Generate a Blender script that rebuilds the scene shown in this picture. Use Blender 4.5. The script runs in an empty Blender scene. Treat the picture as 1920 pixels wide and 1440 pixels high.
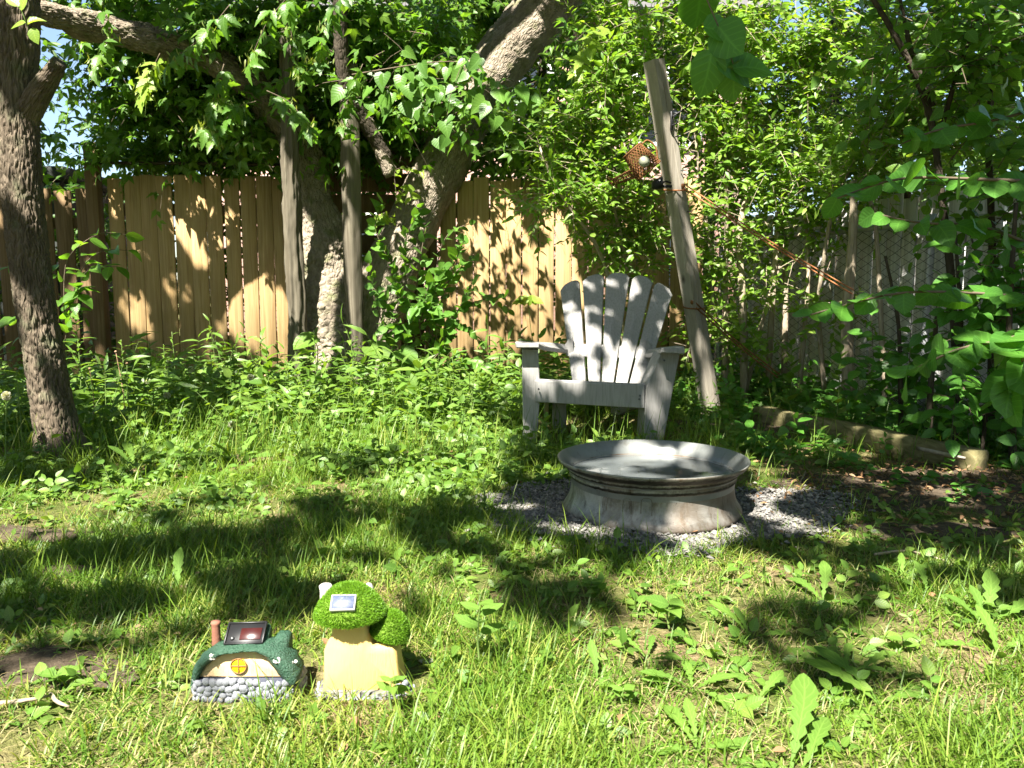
import bpy, math
import numpy as np
from mathutils import Matrix, Vector

# ------------------------------------------------------------------ camera, sky, sun, exposure
C = bpy.context.scene
COL = C.collection
CAM_H, PITCH, FPX = 0.80, math.radians(6.7), 1507.0
cam = bpy.data.objects.new('camera', bpy.data.cameras.new('camera')); COL.objects.link(cam)
cam.location = (0, 0, CAM_H); cam.rotation_euler = (math.radians(90) - PITCH, 0, 0)
cam.data.sensor_width = 36; cam.data.lens = 36 * FPX / 1920
cam.data.clip_start = 0.05; cam.data.clip_end = 400
cam.data.dof.use_dof = True; cam.data.dof.focus_distance = 3.2; cam.data.dof.aperture_fstop = 12
C.camera = cam
SUN = np.array([-0.30, -0.60, 0.95]); SUN = SUN / np.linalg.norm(SUN)
w = bpy.data.worlds.new('World'); C.world = w; w.use_nodes = True
nt = w.node_tree; bg = nt.nodes['Background']
sk = nt.nodes.new('ShaderNodeTexSky'); sk.sky_type = 'NISHITA'; sk.sun_disc = False
sk.sun_elevation = math.asin(SUN[2]); sk.sun_rotation = math.atan2(SUN[0], SUN[1])
nt.links.new(sk.outputs[0], bg.inputs[0]); bg.inputs[1].default_value = 0.052
sl = bpy.data.objects.new('sun', bpy.data.lights.new('sun', 'SUN')); COL.objects.link(sl)
sl.data.energy = 5.0; sl.data.angle = math.radians(0.53); sl.data.color = (1, 0.95, 0.86)
sl.location = (-4, -8, 12)
sl.rotation_euler = Vector(-SUN).to_track_quat('-Z', 'Y').to_euler()
C.view_settings.view_transform = 'Standard'; C.view_settings.look = 'None'
C.view_settings.exposure = 2.35; C.view_settings.gamma = 1.0; C.view_settings.use_curve_mapping = False
C.render.engine = 'CYCLES'
C.cycles.use_denoising = True
C.cycles.max_bounces = 8; C.cycles.diffuse_bounces = 3; C.cycles.transmission_bounces = 6
C.cycles.transparent_max_bounces = 8
C.cycles.sample_clamp_indirect = 4.0

R = np.random.default_rng(11)

# ------------------------------------------------------------------ where a sight line meets the yard
def ray(px, py):
    a = (px - 960) / FPX; b = (720 - py) / FPX
    return np.array([a, math.cos(PITCH) + b * math.sin(PITCH), -math.sin(PITCH) + b * math.cos(PITCH)])
def P(px, py, Y):
    d = ray(px, py); return np.array([0, 0, CAM_H]) + d * (Y / d[1])
def G(px, py, z=0.0):
    d = ray(px, py); return np.array([0, 0, CAM_H]) + d * ((z - CAM_H) / d[2])

# ------------------------------------------------------------------ noise
def _h(ix, iy, iz, seed):
    n = (ix.astype(np.int64) * 374761393 + iy.astype(np.int64) * 668265263 + iz.astype(np.int64) * 1274126177 + seed * 974634777) & 0xFFFFFFFF
    n = ((n ^ (n >> 13)) * 1274126177) & 0xFFFFFFFF
    n = ((n ^ (n >> 16)) * 2246822519) & 0xFFFFFFFF
    return ((n ^ (n >> 15)) & 0xFFFFFF) / float(0xFFFFFF)
def vnoise(p, seed=0):
    p = np.asarray(p, float); i = np.floor(p).astype(np.int64); f = p - i; f = f * f * (3 - 2 * f)
    o = 0
    for dx in (0, 1):
        for dy in (0, 1):
            for dz in (0, 1):
                wgt = (f[:, 0] if dx else 1 - f[:, 0]) * (f[:, 1] if dy else 1 - f[:, 1]) * (f[:, 2] if dz else 1 - f[:, 2])
                o = o + wgt * _h(i[:, 0] + dx, i[:, 1] + dy, i[:, 2] + dz, seed)
    return o
def fbm(p, seed=0, n=3):
    o = 0; a = .5
    for k in range(n):
        o = o + a * vnoise(np.asarray(p) * 2 ** k, seed + k); a *= .5
    return o / (1 - .5 ** n)
def voro(p, seed=0):
    p = np.asarray(p, float); i = np.floor(p).astype(np.int64)
    f1 = np.full(len(p), 9.); f2 = np.full(len(p), 9.)
    for dx in (-1, 0, 1):
        for dy in (-1, 0, 1):
            for dz in (-1, 0, 1):
                c = i + np.array([dx, dy, dz])
                q = c + np.stack([_h(c[:, 0], c[:, 1], c[:, 2], seed + k) for k in range(3)], 1)
                d = np.linalg.norm(p - q, axis=1)
                m = d < f1
                f2 = np.where(m, f1, np.minimum(f2, d)); f1 = np.where(m, d, f1)
    return f1, f2
def gz(x, y):
    x = np.asarray(x, float); y = np.asarray(y, float); s = x.shape
    p = np.stack([x.ravel(), y.ravel(), np.zeros(x.size)], 1)
    return ((fbm(p * 1.3, 5, 2) - .5) * .06 + (fbm(p * 7, 8, 2) - .5) * .018).reshape(s)
def norm(v):
    v = np.asarray(v, float); return v / np.maximum(np.linalg.norm(v, axis=-1, keepdims=True), 1e-9)

# ------------------------------------------------------------------ things, parts, meshes
def wloc(o):
    v = np.zeros(3)
    while o is not None: v = v + np.array(o.location); o = o.parent
    return v
def props(o, label=None, cat=None, group=None, kind=None):
    if label: o['label'] = label
    if cat: o['category'] = cat
    if group: o['group'] = group
    if kind: o['kind'] = kind
    return o
def thing(name, label, cat, loc=(0, 0, 0), group=None):
    o = bpy.data.objects.new(name, None); COL.objects.link(o); o.location = tuple(float(v) for v in loc)
    o.empty_display_size = .1
    return props(o, label, cat, group)
class MB:
    def __init__(s): s.v = []; s.t = []; s.q = []; s.a = []; s.n = 0
    def add(s, v, t=None, q=None, a=None):
        v = np.asarray(v, float).reshape(-1, 3)
        s.v.append(v); s.a.append(np.zeros((len(v), 3)) if a is None else np.asarray(a, float).reshape(-1, 3))
        if t is not None and len(t): s.t.append(np.asarray(t, np.int64).reshape(-1, 3) + s.n)
        if q is not None and len(q): s.q.append(np.asarray(q, np.int64).reshape(-1, 4) + s.n)
        s.n += len(v); return s
    def mesh(s, name, mat, base=(0, 0, 0), smooth=True):
        me = bpy.data.meshes.new(name)
        v = np.concatenate(s.v) - np.asarray(base); a = np.concatenate(s.a)
        t = np.concatenate(s.t) if s.t else np.zeros((0, 3), np.int64)
        q = np.concatenate(s.q) if s.q else np.zeros((0, 4), np.int64)
        me.vertices.add(len(v)); me.vertices.foreach_set('co', v.astype(np.float32).ravel())
        loops = np.concatenate([t.ravel(), q.ravel()]).astype(np.int32)
        me.loops.add(len(loops)); me.loops.foreach_set('vertex_index', loops)
        np_ = len(t) + len(q); me.polygons.add(np_)
        st = np.concatenate([np.arange(len(t)) * 3, len(t) * 3 + np.arange(len(q)) * 4]).astype(np.int32)
        me.polygons.foreach_set('loop_start', st)
        me.polygons.foreach_set('use_smooth', np.full(np_, smooth, bool))
        me.update(calc_edges=True); me.validate()
        at = me.attributes.new('lf', 'FLOAT_VECTOR', 'POINT'); at.data.foreach_set('vector', a.astype(np.float32).ravel())
        if mat: me.materials.append(mat)
        return me
    def build(s, name, mat, parent=None, kind=None, smooth=True, label=None, cat=None, group=None, base=None):
        b = wloc(parent) if base is None else np.asarray(base)
        o = bpy.data.objects.new(name, s.mesh(name, mat, b, smooth)); COL.objects.link(o)
        if parent: o.parent = parent
        elif base is not None: o.location = tuple(float(x) for x in base)
        return props(o, label, cat, group, kind)
def place(name, me, parent, loc, X, Y, Z, sc=1.0, sub=None):
    """an object sharing a mesh, set down at world loc with the given axes"""
    o = bpy.data.objects.new(name, me); COL.objects.link(o)
    l = np.asarray(loc, float)
    if parent: o.parent = parent; l = l - wloc(parent)
    s3 = np.ones(3) * sc
    M = Matrix([[X[i] * s3[0], Y[i] * s3[1], Z[i] * s3[2], l[i]] for i in range(3)] + [[0, 0, 0, 1]])
    o.matrix_basis = M
    return o
def grid_q(n, m, wrap=False):
    i = np.arange(n - 1)[:, None]; j = np.arange(m if wrap else m - 1)[None, :]
    j2 = (j + 1) % m
    return np.stack([i * m + j, i * m + j2, (i + 1) * m + j2, (i + 1) * m + j], -1).reshape(-1, 4)
def resample(pts, rad, n):
    pts = np.asarray(pts, float); rad = np.asarray(rad, float)
    d = np.r_[0, np.cumsum(np.linalg.norm(np.diff(pts, axis=0), axis=1))]
    s = np.linspace(0, d[-1], n)
    # Catmull-Rom like smoothing
    out = np.stack([np.interp(s, d, pts[:, k]) for k in range(3)], 1); r = np.interp(s, d, rad)
    k = max(1, n // (len(pts) * 3))
    for _ in range(3):
        pad = np.pad(out, ((k, k), (0, 0)), mode='edge'); sm = (pad[:-2 * k] + pad[k:-k] * 2 + pad[2 * k:]) / 4
        out[1:-1] = sm[1:-1]
    return out, r, s
def frames(p):
    T = norm(np.gradient(p, axis=0)); N = np.zeros_like(T)
    a = np.array([1., 0, 0]) if abs(T[0, 0]) < .8 else np.array([0, 1., 0])
    N[0] = norm(a - T[0] * a.dot(T[0]))
    for i in range(1, len(p)):
        v = N[i - 1] - T[i] * N[i - 1].dot(T[i]); N[i] = norm(v)
    return T, N, np.cross(T, N)
def tube(mb, pts, rad, n=24, m=8, disp=None, caps=True, flat=None):
    p, r, s = resample(pts, rad, n); T, N, B = frames(p)
    th = np.linspace(0, 2 * np.pi, m, endpoint=False)
    c, sn = np.cos(th), np.sin(th)
    rr = np.repeat(r[:, None], m, 1); k = np.mean(r)
    bk = np.stack([np.repeat(c[None] * k, n, 0), np.repeat(sn[None] * k, n, 0), np.repeat(s[:, None], m, 1)], -1)
    if disp is not None: rr = rr + disp(bk.reshape(-1, 3)).reshape(n, m)
    v = p[:, None] + (N[:, None] * c[None, :, None] + B[:, None] * sn[None, :, None]) * rr[..., None]
    v = v.reshape(-1, 3); a = bk.reshape(-1, 3); q = grid_q(n, m, True)
    t = None
    if caps:
        v = np.r_[v, p[:1], p[-1:]]; a = np.r_[a, a[:1], a[-1:]]; e = n * m
        j = np.arange(m); j2 = (j + 1) % m
        t = np.r_[np.stack([np.full(m, e), j2, j], 1), np.stack([np.full(m, e + 1), (n - 1) * m + j, (n - 1) * m + j2], 1)]
    return mb.add(v, t, q, a)
def rods(mb, A, m=3):
    """many thin tubes at once: A (N,K,3) points, radii (N,K)"""
    pts, rad = A; N, K, _ = pts.shape
    T = norm(np.gradient(pts, axis=1)); up = np.where(np.abs(T[..., 2:3]) > .9, [1., 0, 0], [0, 0, 1.])
    X = norm(np.cross(T, up)); Y = np.cross(T, X)
    th = np.linspace(0, 2 * np.pi, m, endpoint=False)
    v = pts[:, :, None] + (X[:, :, None] * np.cos(th)[:, None] + Y[:, :, None] * np.sin(th)[:, None]) * rad[:, :, None, None]
    q = grid_q(K, m, True); qq = (q[None] + (np.arange(N) * K * m)[:, None, None]).reshape(-1, 4)
    a = np.repeat(R.random(N), K * m); mb.add(v, None, qq, np.stack([a * 0, a * 0, a], 1)); return mb
def box(mb, c, half, X=(1, 0, 0), Y=(0, 1, 0), Z=(0, 0, 1), bev=0.004, rnd=0.):
    X, Y, Z = map(np.asarray, (X, Y, Z)); hx, hy, hz = half; b = min(bev, hx * .9, hy * .9, hz * .9)
    vs = []; idx = {}
    for sx in (-1, 1):
        for sy in (-1, 1):
            for sz in (-1, 1):
                for k in range(3):
                    h = [hx - b, hy - b, hz - b]; h[k] += b
                    idx[(sx, sy, sz, k)] = len(vs); vs.append([sx * h[0], sy * h[1], sz * h[2]])
    q = []; t = []
    for k in range(3):
        i, j = [(1, 2), (2, 0), (0, 1)][k]
        for s in (-1, 1):
            f = []
            for (a_, b_) in ((-1, -1), (1, -1), (1, 1), (-1, 1)):
                g = [0, 0, 0]; g[k] = s; g[i] = a_; g[j] = b_; f.append(idx[(g[0], g[1], g[2], k)])
            q.append(f if s > 0 else f[::-1])
    for k in range(3):                      # edge bevels along axis k
        i, j = [(1, 2), (2, 0), (0, 1)][k]
        for a_ in (-1, 1):
            for b_ in (-1, 1):
                def g(e, face):
                    z = [0, 0, 0]; z[k] = e; z[i] = a_; z[j] = b_; return idx[(z[0], z[1], z[2], face)]
                f = [g(-1, i), g(1, i), g(1, j), g(-1, j)]
                q.append(f if a_ * b_ < 0 else f[::-1])
    for sx in (-1, 1):
        for sy in (-1, 1):
            for sz in (-1, 1):
                f = [idx[(sx, sy, sz, k)] for k in range(3)]; t.append(f if sx * sy * sz > 0 else f[::-1])
    v = np.array(vs); w_ = np.asarray(c) + v[:, :1] * X + v[:, 1:2] * Y + v[:, 2:] * Z
    a = v.copy(); a[:, 0] += rnd * 7; return mb.add(w_, t, q, a)
def lathe(mb, prof, m=48, c=(0, 0, 0), close=False):
    prof = np.asarray(prof, float); th = np.linspace(0, 2 * np.pi, m, endpoint=False); n = len(prof)
    v = np.stack([prof[:, None, 0] * np.cos(th), prof[:, None, 0] * np.sin(th), np.repeat(prof[:, 1:2], m, 1)], -1)
    return mb.add(v.reshape(-1, 3) + np.asarray(c), None, grid_q(n, m, True), v.reshape(-1, 3))
def prism(mb, outline, t, X, Y, N, c, rings=None):
    """outline (M,2) in X/Y, thickness t along N (front at 0, back at t), rounded front edge by rings [(inset, depth)]"""
    o = np.asarray(outline, float); M = len(o); cen = o.mean(0)
    e = np.roll(o, -1, 0) - np.roll(o, 1, 0); nr = norm(np.stack([e[:, 1], -e[:, 0]], 1))
    rings = rings or [(.003, 0), (0, .003), (0, t - .003), (.003, t)]
    L = []
    for ins, d in rings:
        p = o - nr * ins; L.append(np.asarray(c) + p[:, :1] * X + p[:, 1:] * Y + d * np.asarray(N))
    v = np.concatenate(L); n = len(rings); q = grid_q(n, M, True)
    f0 = np.asarray(c) + cen[0] * X + cen[1] * Y + rings[0][1] * np.asarray(N)
    f1 = np.asarray(c) + cen[0] * X + cen[1] * Y + rings[-1][1] * np.asarray(N)
    v = np.r_[v, [f0], [f1]]; j = np.arange(M); j2 = (j + 1) % M; e0 = n * M
    tt = np.r_[np.stack([np.full(M, e0), j2, j], 1), np.stack([np.full(M, e0 + 1), (n - 1) * M + j, (n - 1) * M + j2], 1)]
    a = v - np.asarray(c); return mb.add(v, tt, q, a)

# ------------------------------------------------------------------ leaves
def leaf_t(rows, fold=.25, curl=.15):
    V = []; A = []; T = []; prev = None
    for (wd, ys, ym) in rows:
        if wd < 1e-6:
            V.append([0, ym, -curl * ym * ym]); A.append([0, ym, 0]); cur = [len(V) - 1]
        else:
            i = len(V)
            V += [[-wd, ys, fold * wd - curl * ys * ys], [0, ym, -curl * ym * ym], [wd, ys, fold * wd - curl * ys * ys]]
            A += [[-1, ys, 0], [0, ym, 0], [1, ys, 0]]; cur = [i, i + 1, i + 2]
        if prev is not None:
            if len(prev) == 1: T += [[prev[0], cur[1], cur[0]], [prev[0], cur[2], cur[1]]]
            elif len(cur) == 1: T += [[prev[0], prev[1], cur[0]], [prev[1], prev[2], cur[0]]]
            else:
                T += [[prev[0], prev[1], cur[1]], [prev[0], cur[1], cur[0]], [prev[1], prev[2], cur[2]], [prev[1], cur[2], cur[1]]]
        prev = cur
    return np.array(V, float), np.array(T), np.array(A, float)
r1 = lambda *w: [(a, b, b) for a, b in w]
OVATE = leaf_t(r1((0, 0), (.2, .12), (.31, .33), (.27, .6), (.13, .84), (0, 1)))
BROAD = leaf_t([(.12, -.02, 0), (.34, .08, .1), (.44, .3, .3), (.42, .54, .54), (.29, .78, .78), (.11, .93, .94), (0, 1.02, 1.02)], .26, .34)
SMALL = leaf_t(r1((0, 0), (.2, .35), (.15, .7), (0, 1)), .3, .2)
TINY = leaf_t(r1((0, 0), (.24, .45), (0, 1)), .3, .2)
LANCE = leaf_t(r1((0, 0), (.08, .15), (.12, .4), (.08, .72), (0, 1)), .3, .45)
HEART = leaf_t([(.18, -.1, 0), (.38, .02, .12), (.43, .22, .3), (.33, .5, .5), (.14, .8, .8), (0, 1.05, 1.05)], .18, .12)
ROUND = leaf_t([(.3, -.16, 0), (.5, 0, .1), (.58, .3, .35), (.5, .62, .62), (.28, .85, .88), (0, .97, .97)], .2, .18)
DAND = leaf_t(r1((.015, 0), (.018, .16), (.05, .24), (.022, .29), (.08, .37), (.05, .43), (.115, .52), (.07, .58), (.14, .67), (.105, .72), (.135, .80), (.10, .88), (.05, .96), (0, 1)), .2, .38)
DOCK = leaf_t(r1((.02, 0), (.025, .2), (.09, .3), (.13, .45), (.15, .62), (.13, .8), (.07, .93), (0, 1)), .25, .4)
def compound(parts):
    V, T, A = [], [], []; n = 0
    for tpl, pos, ang, sc, tilt in parts:
        v, t, a = tpl; c, s = math.cos(ang), math.sin(ang); v = v * sc
        v = np.stack([v[:, 0] * c - v[:, 1] * s * -1 * -1 if False else v[:, 0] * c + v[:, 1] * s, -v[:, 0] * s + v[:, 1] * c, v[:, 2] - tilt * v[:, 1]], 1) + pos
        V.append(v); T.append(t + n); A.append(a); n += len(v)
    return np.concatenate(V), np.concatenate(T), np.concatenate(A)
LOBED = leaf_t(r1((0, 0), (.19, .16), (.3, .4), (.2, .47), (.25, .62), (.13, .7), (.13, .8), (0, 1.05)), .25, .25)
LOB3 = leaf_t(r1((0, 0), (.3, .38), (.2, .6), (0, 1.05)), .25, .25)
ELDER = compound([(LOBED, np.array([0, .35, 0]), 0, .65, .15), (LOBED, np.array([0, .3, 0]), 1.1, .5, .25), (LOBED, np.array([0, .3, 0]), -1.1, .5, .25)])
ELDER3 = compound([(LOB3, np.array([0, .35, 0]), 0, .65, .15), (LOB3, np.array([0, .3, 0]), 1.1, .5, .25), (LOB3, np.array([0, .3, 0]), -1.1, .5, .25)])
CLOVER = compound([(SMALL, np.zeros(3), k * 2.09, .55, -.1) for k in range(3)])
def scatter(mb, tpl, pos, along, nrm, size, rnd=None, rs=None):
    V, T, A = tpl; pos = np.asarray(pos, float); N = len(pos)
    if N == 0: return mb
    Yv = norm(along); X = norm(np.cross(Yv, nrm)); Z = np.cross(X, Yv)
    size = np.broadcast_to(size, (N,))
    rnd = R.random(N) if rnd is None else rnd
    v = pos[:, None] + size[:, None, None] * (V[None, :, 0:1] * X[:, None] + V[None, :, 1:2] * Yv[:, None] + V[None, :, 2:3] * Z[:, None])
    a = np.repeat(A[None], N, 0); a[:, :, 2] = rnd[:, None]
    t = (T[None] + (np.arange(N) * len(V))[:, None, None]).reshape(-1, 3)
    return mb.add(v.reshape(-1, 3), t, None, a.reshape(-1, 3))
def unit(N, zb=0., zs=1.):
    v = R.normal(size=(N, 3)); v[:, 2] = v[:, 2] * zs + zb; return norm(v)
def sprays(O, D, L, K, droop=.25, side=.9, jit=.4, down=.25, nup=(-.15, -.45, .8), njit=.45):
    """leaf frames along N twigs: returns leaf pos, along, normal and the twig polylines"""
    O = np.asarray(O, float); D = norm(D); N = len(O); L = np.broadcast_to(L, (N,))
    Sd = norm(np.cross(D, np.array([0, 0, 1.])) + 1e-4)
    s = (np.arange(K) + .6) / K
    def at(ss): return O[:, None] + D[:, None] * (L[:, None] * ss)[..., None] + np.array([0, 0, -1.]) * (droop * L[:, None] * ss ** 2)[..., None]
    pos = at(s[None] * np.ones((N, 1)))
    sg = np.where(np.arange(K) % 2 == 0, 1, -1)[None, :, None]
    al = D[:, None] * .55 + Sd[:, None] * sg * side + R.normal(size=(N, K, 3)) * jit + np.array([0, 0, -down])
    al[:, -1] = D + np.array([0, 0, -down - droop]) + R.normal(size=(N, 3)) * jit * .5
    nr = np.array(nup) + R.normal(size=(N, K, 3)) * njit
    st = np.linspace(0, .97, 4)[None] * np.ones((N, 1))
    return pos.reshape(-1, 3), norm(al).reshape(-1, 3), norm(nr).reshape(-1, 3), at(st)

# ------------------------------------------------------------------ materials
class NT:
    def __init__(s, name):
        s.m = bpy.data.materials.new(name); s.m.use_nodes = True; s.t = s.m.node_tree
        s.t.nodes.clear(); s.out = s.n('ShaderNodeOutputMaterial')
    def n(s, ty, **kw):
        o = s.t.nodes.new(ty)
        for k, v in kw.items(): setattr(o, k, v)
        return o
    def l(s, a, b): s.t.links.new(a, b)
    def put(s, inp, v):
        if v is None: return
        if hasattr(v, 'is_output') or isinstance(v, bpy.types.NodeSocket): s.l(v, inp)
        else: inp.default_value = v
    def math(s, op, a, b=None, c=None, clamp=False):
        o = s.n('ShaderNodeMath', operation=op, use_clamp=clamp)
        for i, v in enumerate((a, b, c)): s.put(o.inputs[i], v)
        return o.outputs[0]
    def ramp(s, fac, stops, interp='LINEAR'):
        o = s.n('ShaderNodeValToRGB'); o.color_ramp.interpolation = interp; e = o.color_ramp.elements
        while len(e) < len(stops): e.new(.5)
        for x, (p, c) in zip(e, stops):
            x.position = p; x.color = (*c, 1) if len(c) == 3 else c
        s.put(o.inputs[0], fac); return o.outputs[0]
    def mix(s, f, a, b, mode='MIX'):
        o = s.n('ShaderNodeMix', data_type='RGBA', blend_type=mode)
        s.put(o.inputs[0], f)
        for i, v in ((6, a), (7, b)):
            s.put(o.inputs[i], (*v, 1) if isinstance(v, tuple) and len(v) == 3 else v)
        return o.outputs[2]
    def coord(s, kind='Object'): return s.n('ShaderNodeTexCoord').outputs[kind]
    def attr(s): return s.n('ShaderNodeAttribute', attribute_name='lf').outputs['Vector']
    def mapv(s, v, scale=(1, 1, 1), loc=None):
        o = s.n('ShaderNodeMapping'); s.l(v, o.inputs[0]); o.inputs['Scale'].default_value = scale
        if loc is not None: s.put(o.inputs['Location'], loc)
        return o.outputs[0]
    def noise(s, v, sc, det=4, rough=.55, dist=0.):
        o = s.n('ShaderNodeTexNoise'); s.l(v, o.inputs[0]); o.inputs['Scale'].default_value = sc
        o.inputs['Detail'].default_value = det; o.inputs['Roughness'].default_value = rough; o.inputs['Distortion'].default_value = dist
        return o.outputs[0]
    def voro(s, v, sc, feat='F1', out='Distance'):
        o = s.n('ShaderNodeTexVoronoi', feature=feat); s.l(v, o.inputs[0]); o.inputs['Scale'].default_value = sc
        return o.outputs[out]
    def sep(s, v):
        o = s.n('ShaderNodeSeparateXYZ'); s.l(v, o.inputs[0]); return o.outputs
    def bump(s, h, st=.3, d=.01):
        o = s.n('ShaderNodeBump'); o.inputs['Strength'].default_value = st; o.inputs['Distance'].default_value = d
        s.l(h, o.inputs['Height']); return o.outputs[0]
    def bsdf(s, col, rough=.8, metal=0., nrm=None, spec=.3):
        o = s.n('ShaderNodeBsdfPrincipled'); s.put(o.inputs['Base Color'], (*col, 1) if isinstance(col, tuple) and len(col) == 3 else col)
        s.put(o.inputs['Roughness'], rough); s.put(o.inputs['Metallic'], metal)
        o.inputs['Specular IOR Level'].default_value = spec
        if nrm is not None: s.l(nrm, o.inputs['Normal'])
        return o
    def done(s, sh): s.l(sh, s.out.inputs[0]); return s.m
    def objrand(s): return s.n('ShaderNodeObjectInfo').outputs['Random']

def leafmat(name, stops, trans=.35, rough=.42, tcol=1.5, vein=True, spec=.35, veins=7):
    k = NT(name); u, v, r = k.sep(k.attr())[:3]
    rr = k.math('FRACT', k.math('ADD', r, k.objrand()))
    n = len(stops); col = k.ramp(rr, [(i / max(1, n - 1), c) for i, c in enumerate(stops)])
    nrm = None
    if vein:
        au = k.math('ABSOLUTE', u)
        rib = k.math('SUBTRACT', 1.0, k.math('MULTIPLY', au, 9.0), clamp=True)
        wv = k.math('SINE', k.math('MULTIPLY', k.math('SUBTRACT', k.math('MULTIPLY', v, float(veins)), k.math('MULTIPLY', au, 1.6)), 6.283))
        sv = k.math('MULTIPLY', k.math('SUBTRACT', wv, .72, clamp=True), 1.2)
        f = k.math('MAXIMUM', k.math('MULTIPLY', rib, .55), sv)
        sp = k.math('MULTIPLY', k.math('SUBTRACT', k.noise(k.coord(), 38, 4, .7), .63, clamp=True), 7., clamp=True)
        col = k.mix(k.math('MULTIPLY', sp, .7), col, (.17, .13, .03))
        pale = k.mix(1.0, col, (1.9, 1.7, 2.0), 'MULTIPLY')
        col = k.mix(f, col, pale); nrm = k.bump(k.math('ADD', wv, k.math('MULTIPLY', rib, -3.)), .12, .002)
    b = k.bsdf(col, rough, 0, nrm, spec)
    t = k.n('ShaderNodeBsdfTranslucent'); k.l(k.mix(1.0, col, (tcol * 1.2, tcol * 1.15, tcol * .4), 'MULTIPLY'), t.inputs[0])
    m = k.n('ShaderNodeMixShader'); m.inputs[0].default_value = trans
    k.l(b.outputs[0], m.inputs[1]); k.l(t.outputs[0], m.inputs[2]); return k.done(m.outputs[0])

def barkmat(name, dark, mid, pale, zs=.3, sc=60, bs=.5, moss=None):
    k = NT(name); v = k.attr(); vs = k.mapv(v, (1, 1, zs))
    n1 = k.noise(vs, sc * .5, 5, .62, .6); n2 = k.noise(v, 4, 4, .65); e = k.voro(k.mapv(v, (1, 1, zs)), sc, 'DISTANCE_TO_EDGE')
    col = k.ramp(n1, [(.3, dark), (.5, mid), (.72, pale)])
    col = k.mix(k.math('MULTIPLY', n2, .5), col, pale)
    if moss: col = k.mix(k.math('MULTIPLY', k.math('SUBTRACT', k.noise(v, 9, 4), .52, clamp=True), 5., clamp=True), col, moss)
    h = k.math('ADD', k.math('MULTIPLY', k.math('MINIMUM', e, .25), 2.5), n1)
    return k.done(k.bsdf(col, .92, 0, k.bump(h, bs, .012), .15).outputs[0])

def woodmat(name, dark, mid, pale, axis=2, fine=55., knots=True, rough=.8, grey=None, greyamt=.5, bs=.25):
    k = NT(name); o = k.coord('Object'); r = k.objrand()
    off = k.n('ShaderNodeCombineXYZ'); k.l(k.math('MULTIPLY', r, 37.), off.inputs[0]); k.l(k.math('MULTIPLY', r, 91.), off.inputs[1]); k.l(k.math('MULTIPLY', r, 53.), off.inputs[2])
    sc = [1., 1., 1.]; sc[axis] = .035
    g = k.noise(k.mapv(o, tuple(sc), off.outputs[0]), fine, 5, .6, .7)
    big = k.noise(k.mapv(o, (1, 1, .6), off.outputs[0]), 3.2, 3)
    col = k.ramp(g, [(.3, dark), (.5, mid), (.68, pale)])
    col = k.mix(k.math('MULTIPLY', r, .35), col, k.mix(.6, col, dark))
    col = k.mix(k.math('MULTIPLY', k.math('SUBTRACT', big, .45, clamp=True), 1.6), col, dark)
    if grey: col = k.mix(k.math('MULTIPLY', k.noise(k.mapv(o, tuple(sc), off.outputs[0]), 18, 4), greyamt * 2, clamp=True), col, grey)
    if knots:
        kn = k.voro(k.mapv(o, (1, 1, .55), off.outputs[0]), 3.6)
        col = k.mix(k.math('MULTIPLY', k.math('SUBTRACT', .075, kn, clamp=True), 16., clamp=True), col, tuple(x * .35 for x in dark))
    return k.done(k.bsdf(col, rough, 0, k.bump(g, bs, .004), .2).outputs[0])

M = {}
M['grass'] = leafmat('grass blades', [(0.064, .135, .014), (0.093, .175, .018), (0.132, .21, .024), (0.177, .245, .036), (0.235, .27, .06)], .35, .45, 1.4, False, .3)
M['straw'] = leafmat('dry thatch', [(.26, .21, .09), (.18, .13, .06), (.33, .29, .14), (.22, .20, .08)], .2, .7, .8, False, .15)
M['weed'] = leafmat('weed leaves', [(0.081, .17, .025), (0.115, .21, .03), (0.062, .13, .02), (0.152, .24, .04), (0.095, .18, .028)], .38, .42)
M['dark_cover'] = leafmat('periwinkle leaves', [(.03, .075, .018), (.045, .10, .022), (.025, .06, .016)], .2, .3, 1.2, True, .5)
M['dand'] = leafmat('dandelion leaves', [(0.095, .185, .03), (0.129, .23, .036), (0.081, .165, .026)], .4, .6, 1.3, True, .15, 9)
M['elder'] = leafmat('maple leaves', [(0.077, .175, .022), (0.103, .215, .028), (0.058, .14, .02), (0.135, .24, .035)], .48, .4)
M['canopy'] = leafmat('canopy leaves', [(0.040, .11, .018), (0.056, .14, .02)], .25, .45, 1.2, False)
M['far'] = leafmat('far leaves', [(0.054, .13, .018), (0.077, .17, .022), (0.041, .10, .016), (0.108, .20, .03)], .42, .5, 1.3, False)
M['heart'] = leafmat('heart leaves', [(0.094, .20, .03), (0.070, .16, .028), (0.113, .23, .035)], .4, .38)
M['honey'] = leafmat('honeysuckle leaves', [(0.128, .245, .032), (0.172, .30, .038), (0.094, .19, .026), (0.216, .32, .05)], .45, .42, 1.5, False)
M['lilac'] = leafmat('lilac leaves', [(0.057, .17, .022), (0.075, .20, .026), (0.049, .145, .02)], .4, .38, 1.6, True, .4, 6)
M['yellowleaf'] = leafmat('young leaves', [(0.187, .30, .04), (0.221, .32, .05)], .45, .4, 1.3)
M['spruce'] = leafmat('spruce needles', [(.02, .045, .018), (.03, .06, .02), (.015, .035, .015)], .1, .6, 1., False)
M['key'] = leafmat('seed keys', [(.20, .27, .07), (.26, .30, .09)], .4, .5, 1.2, False)
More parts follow.
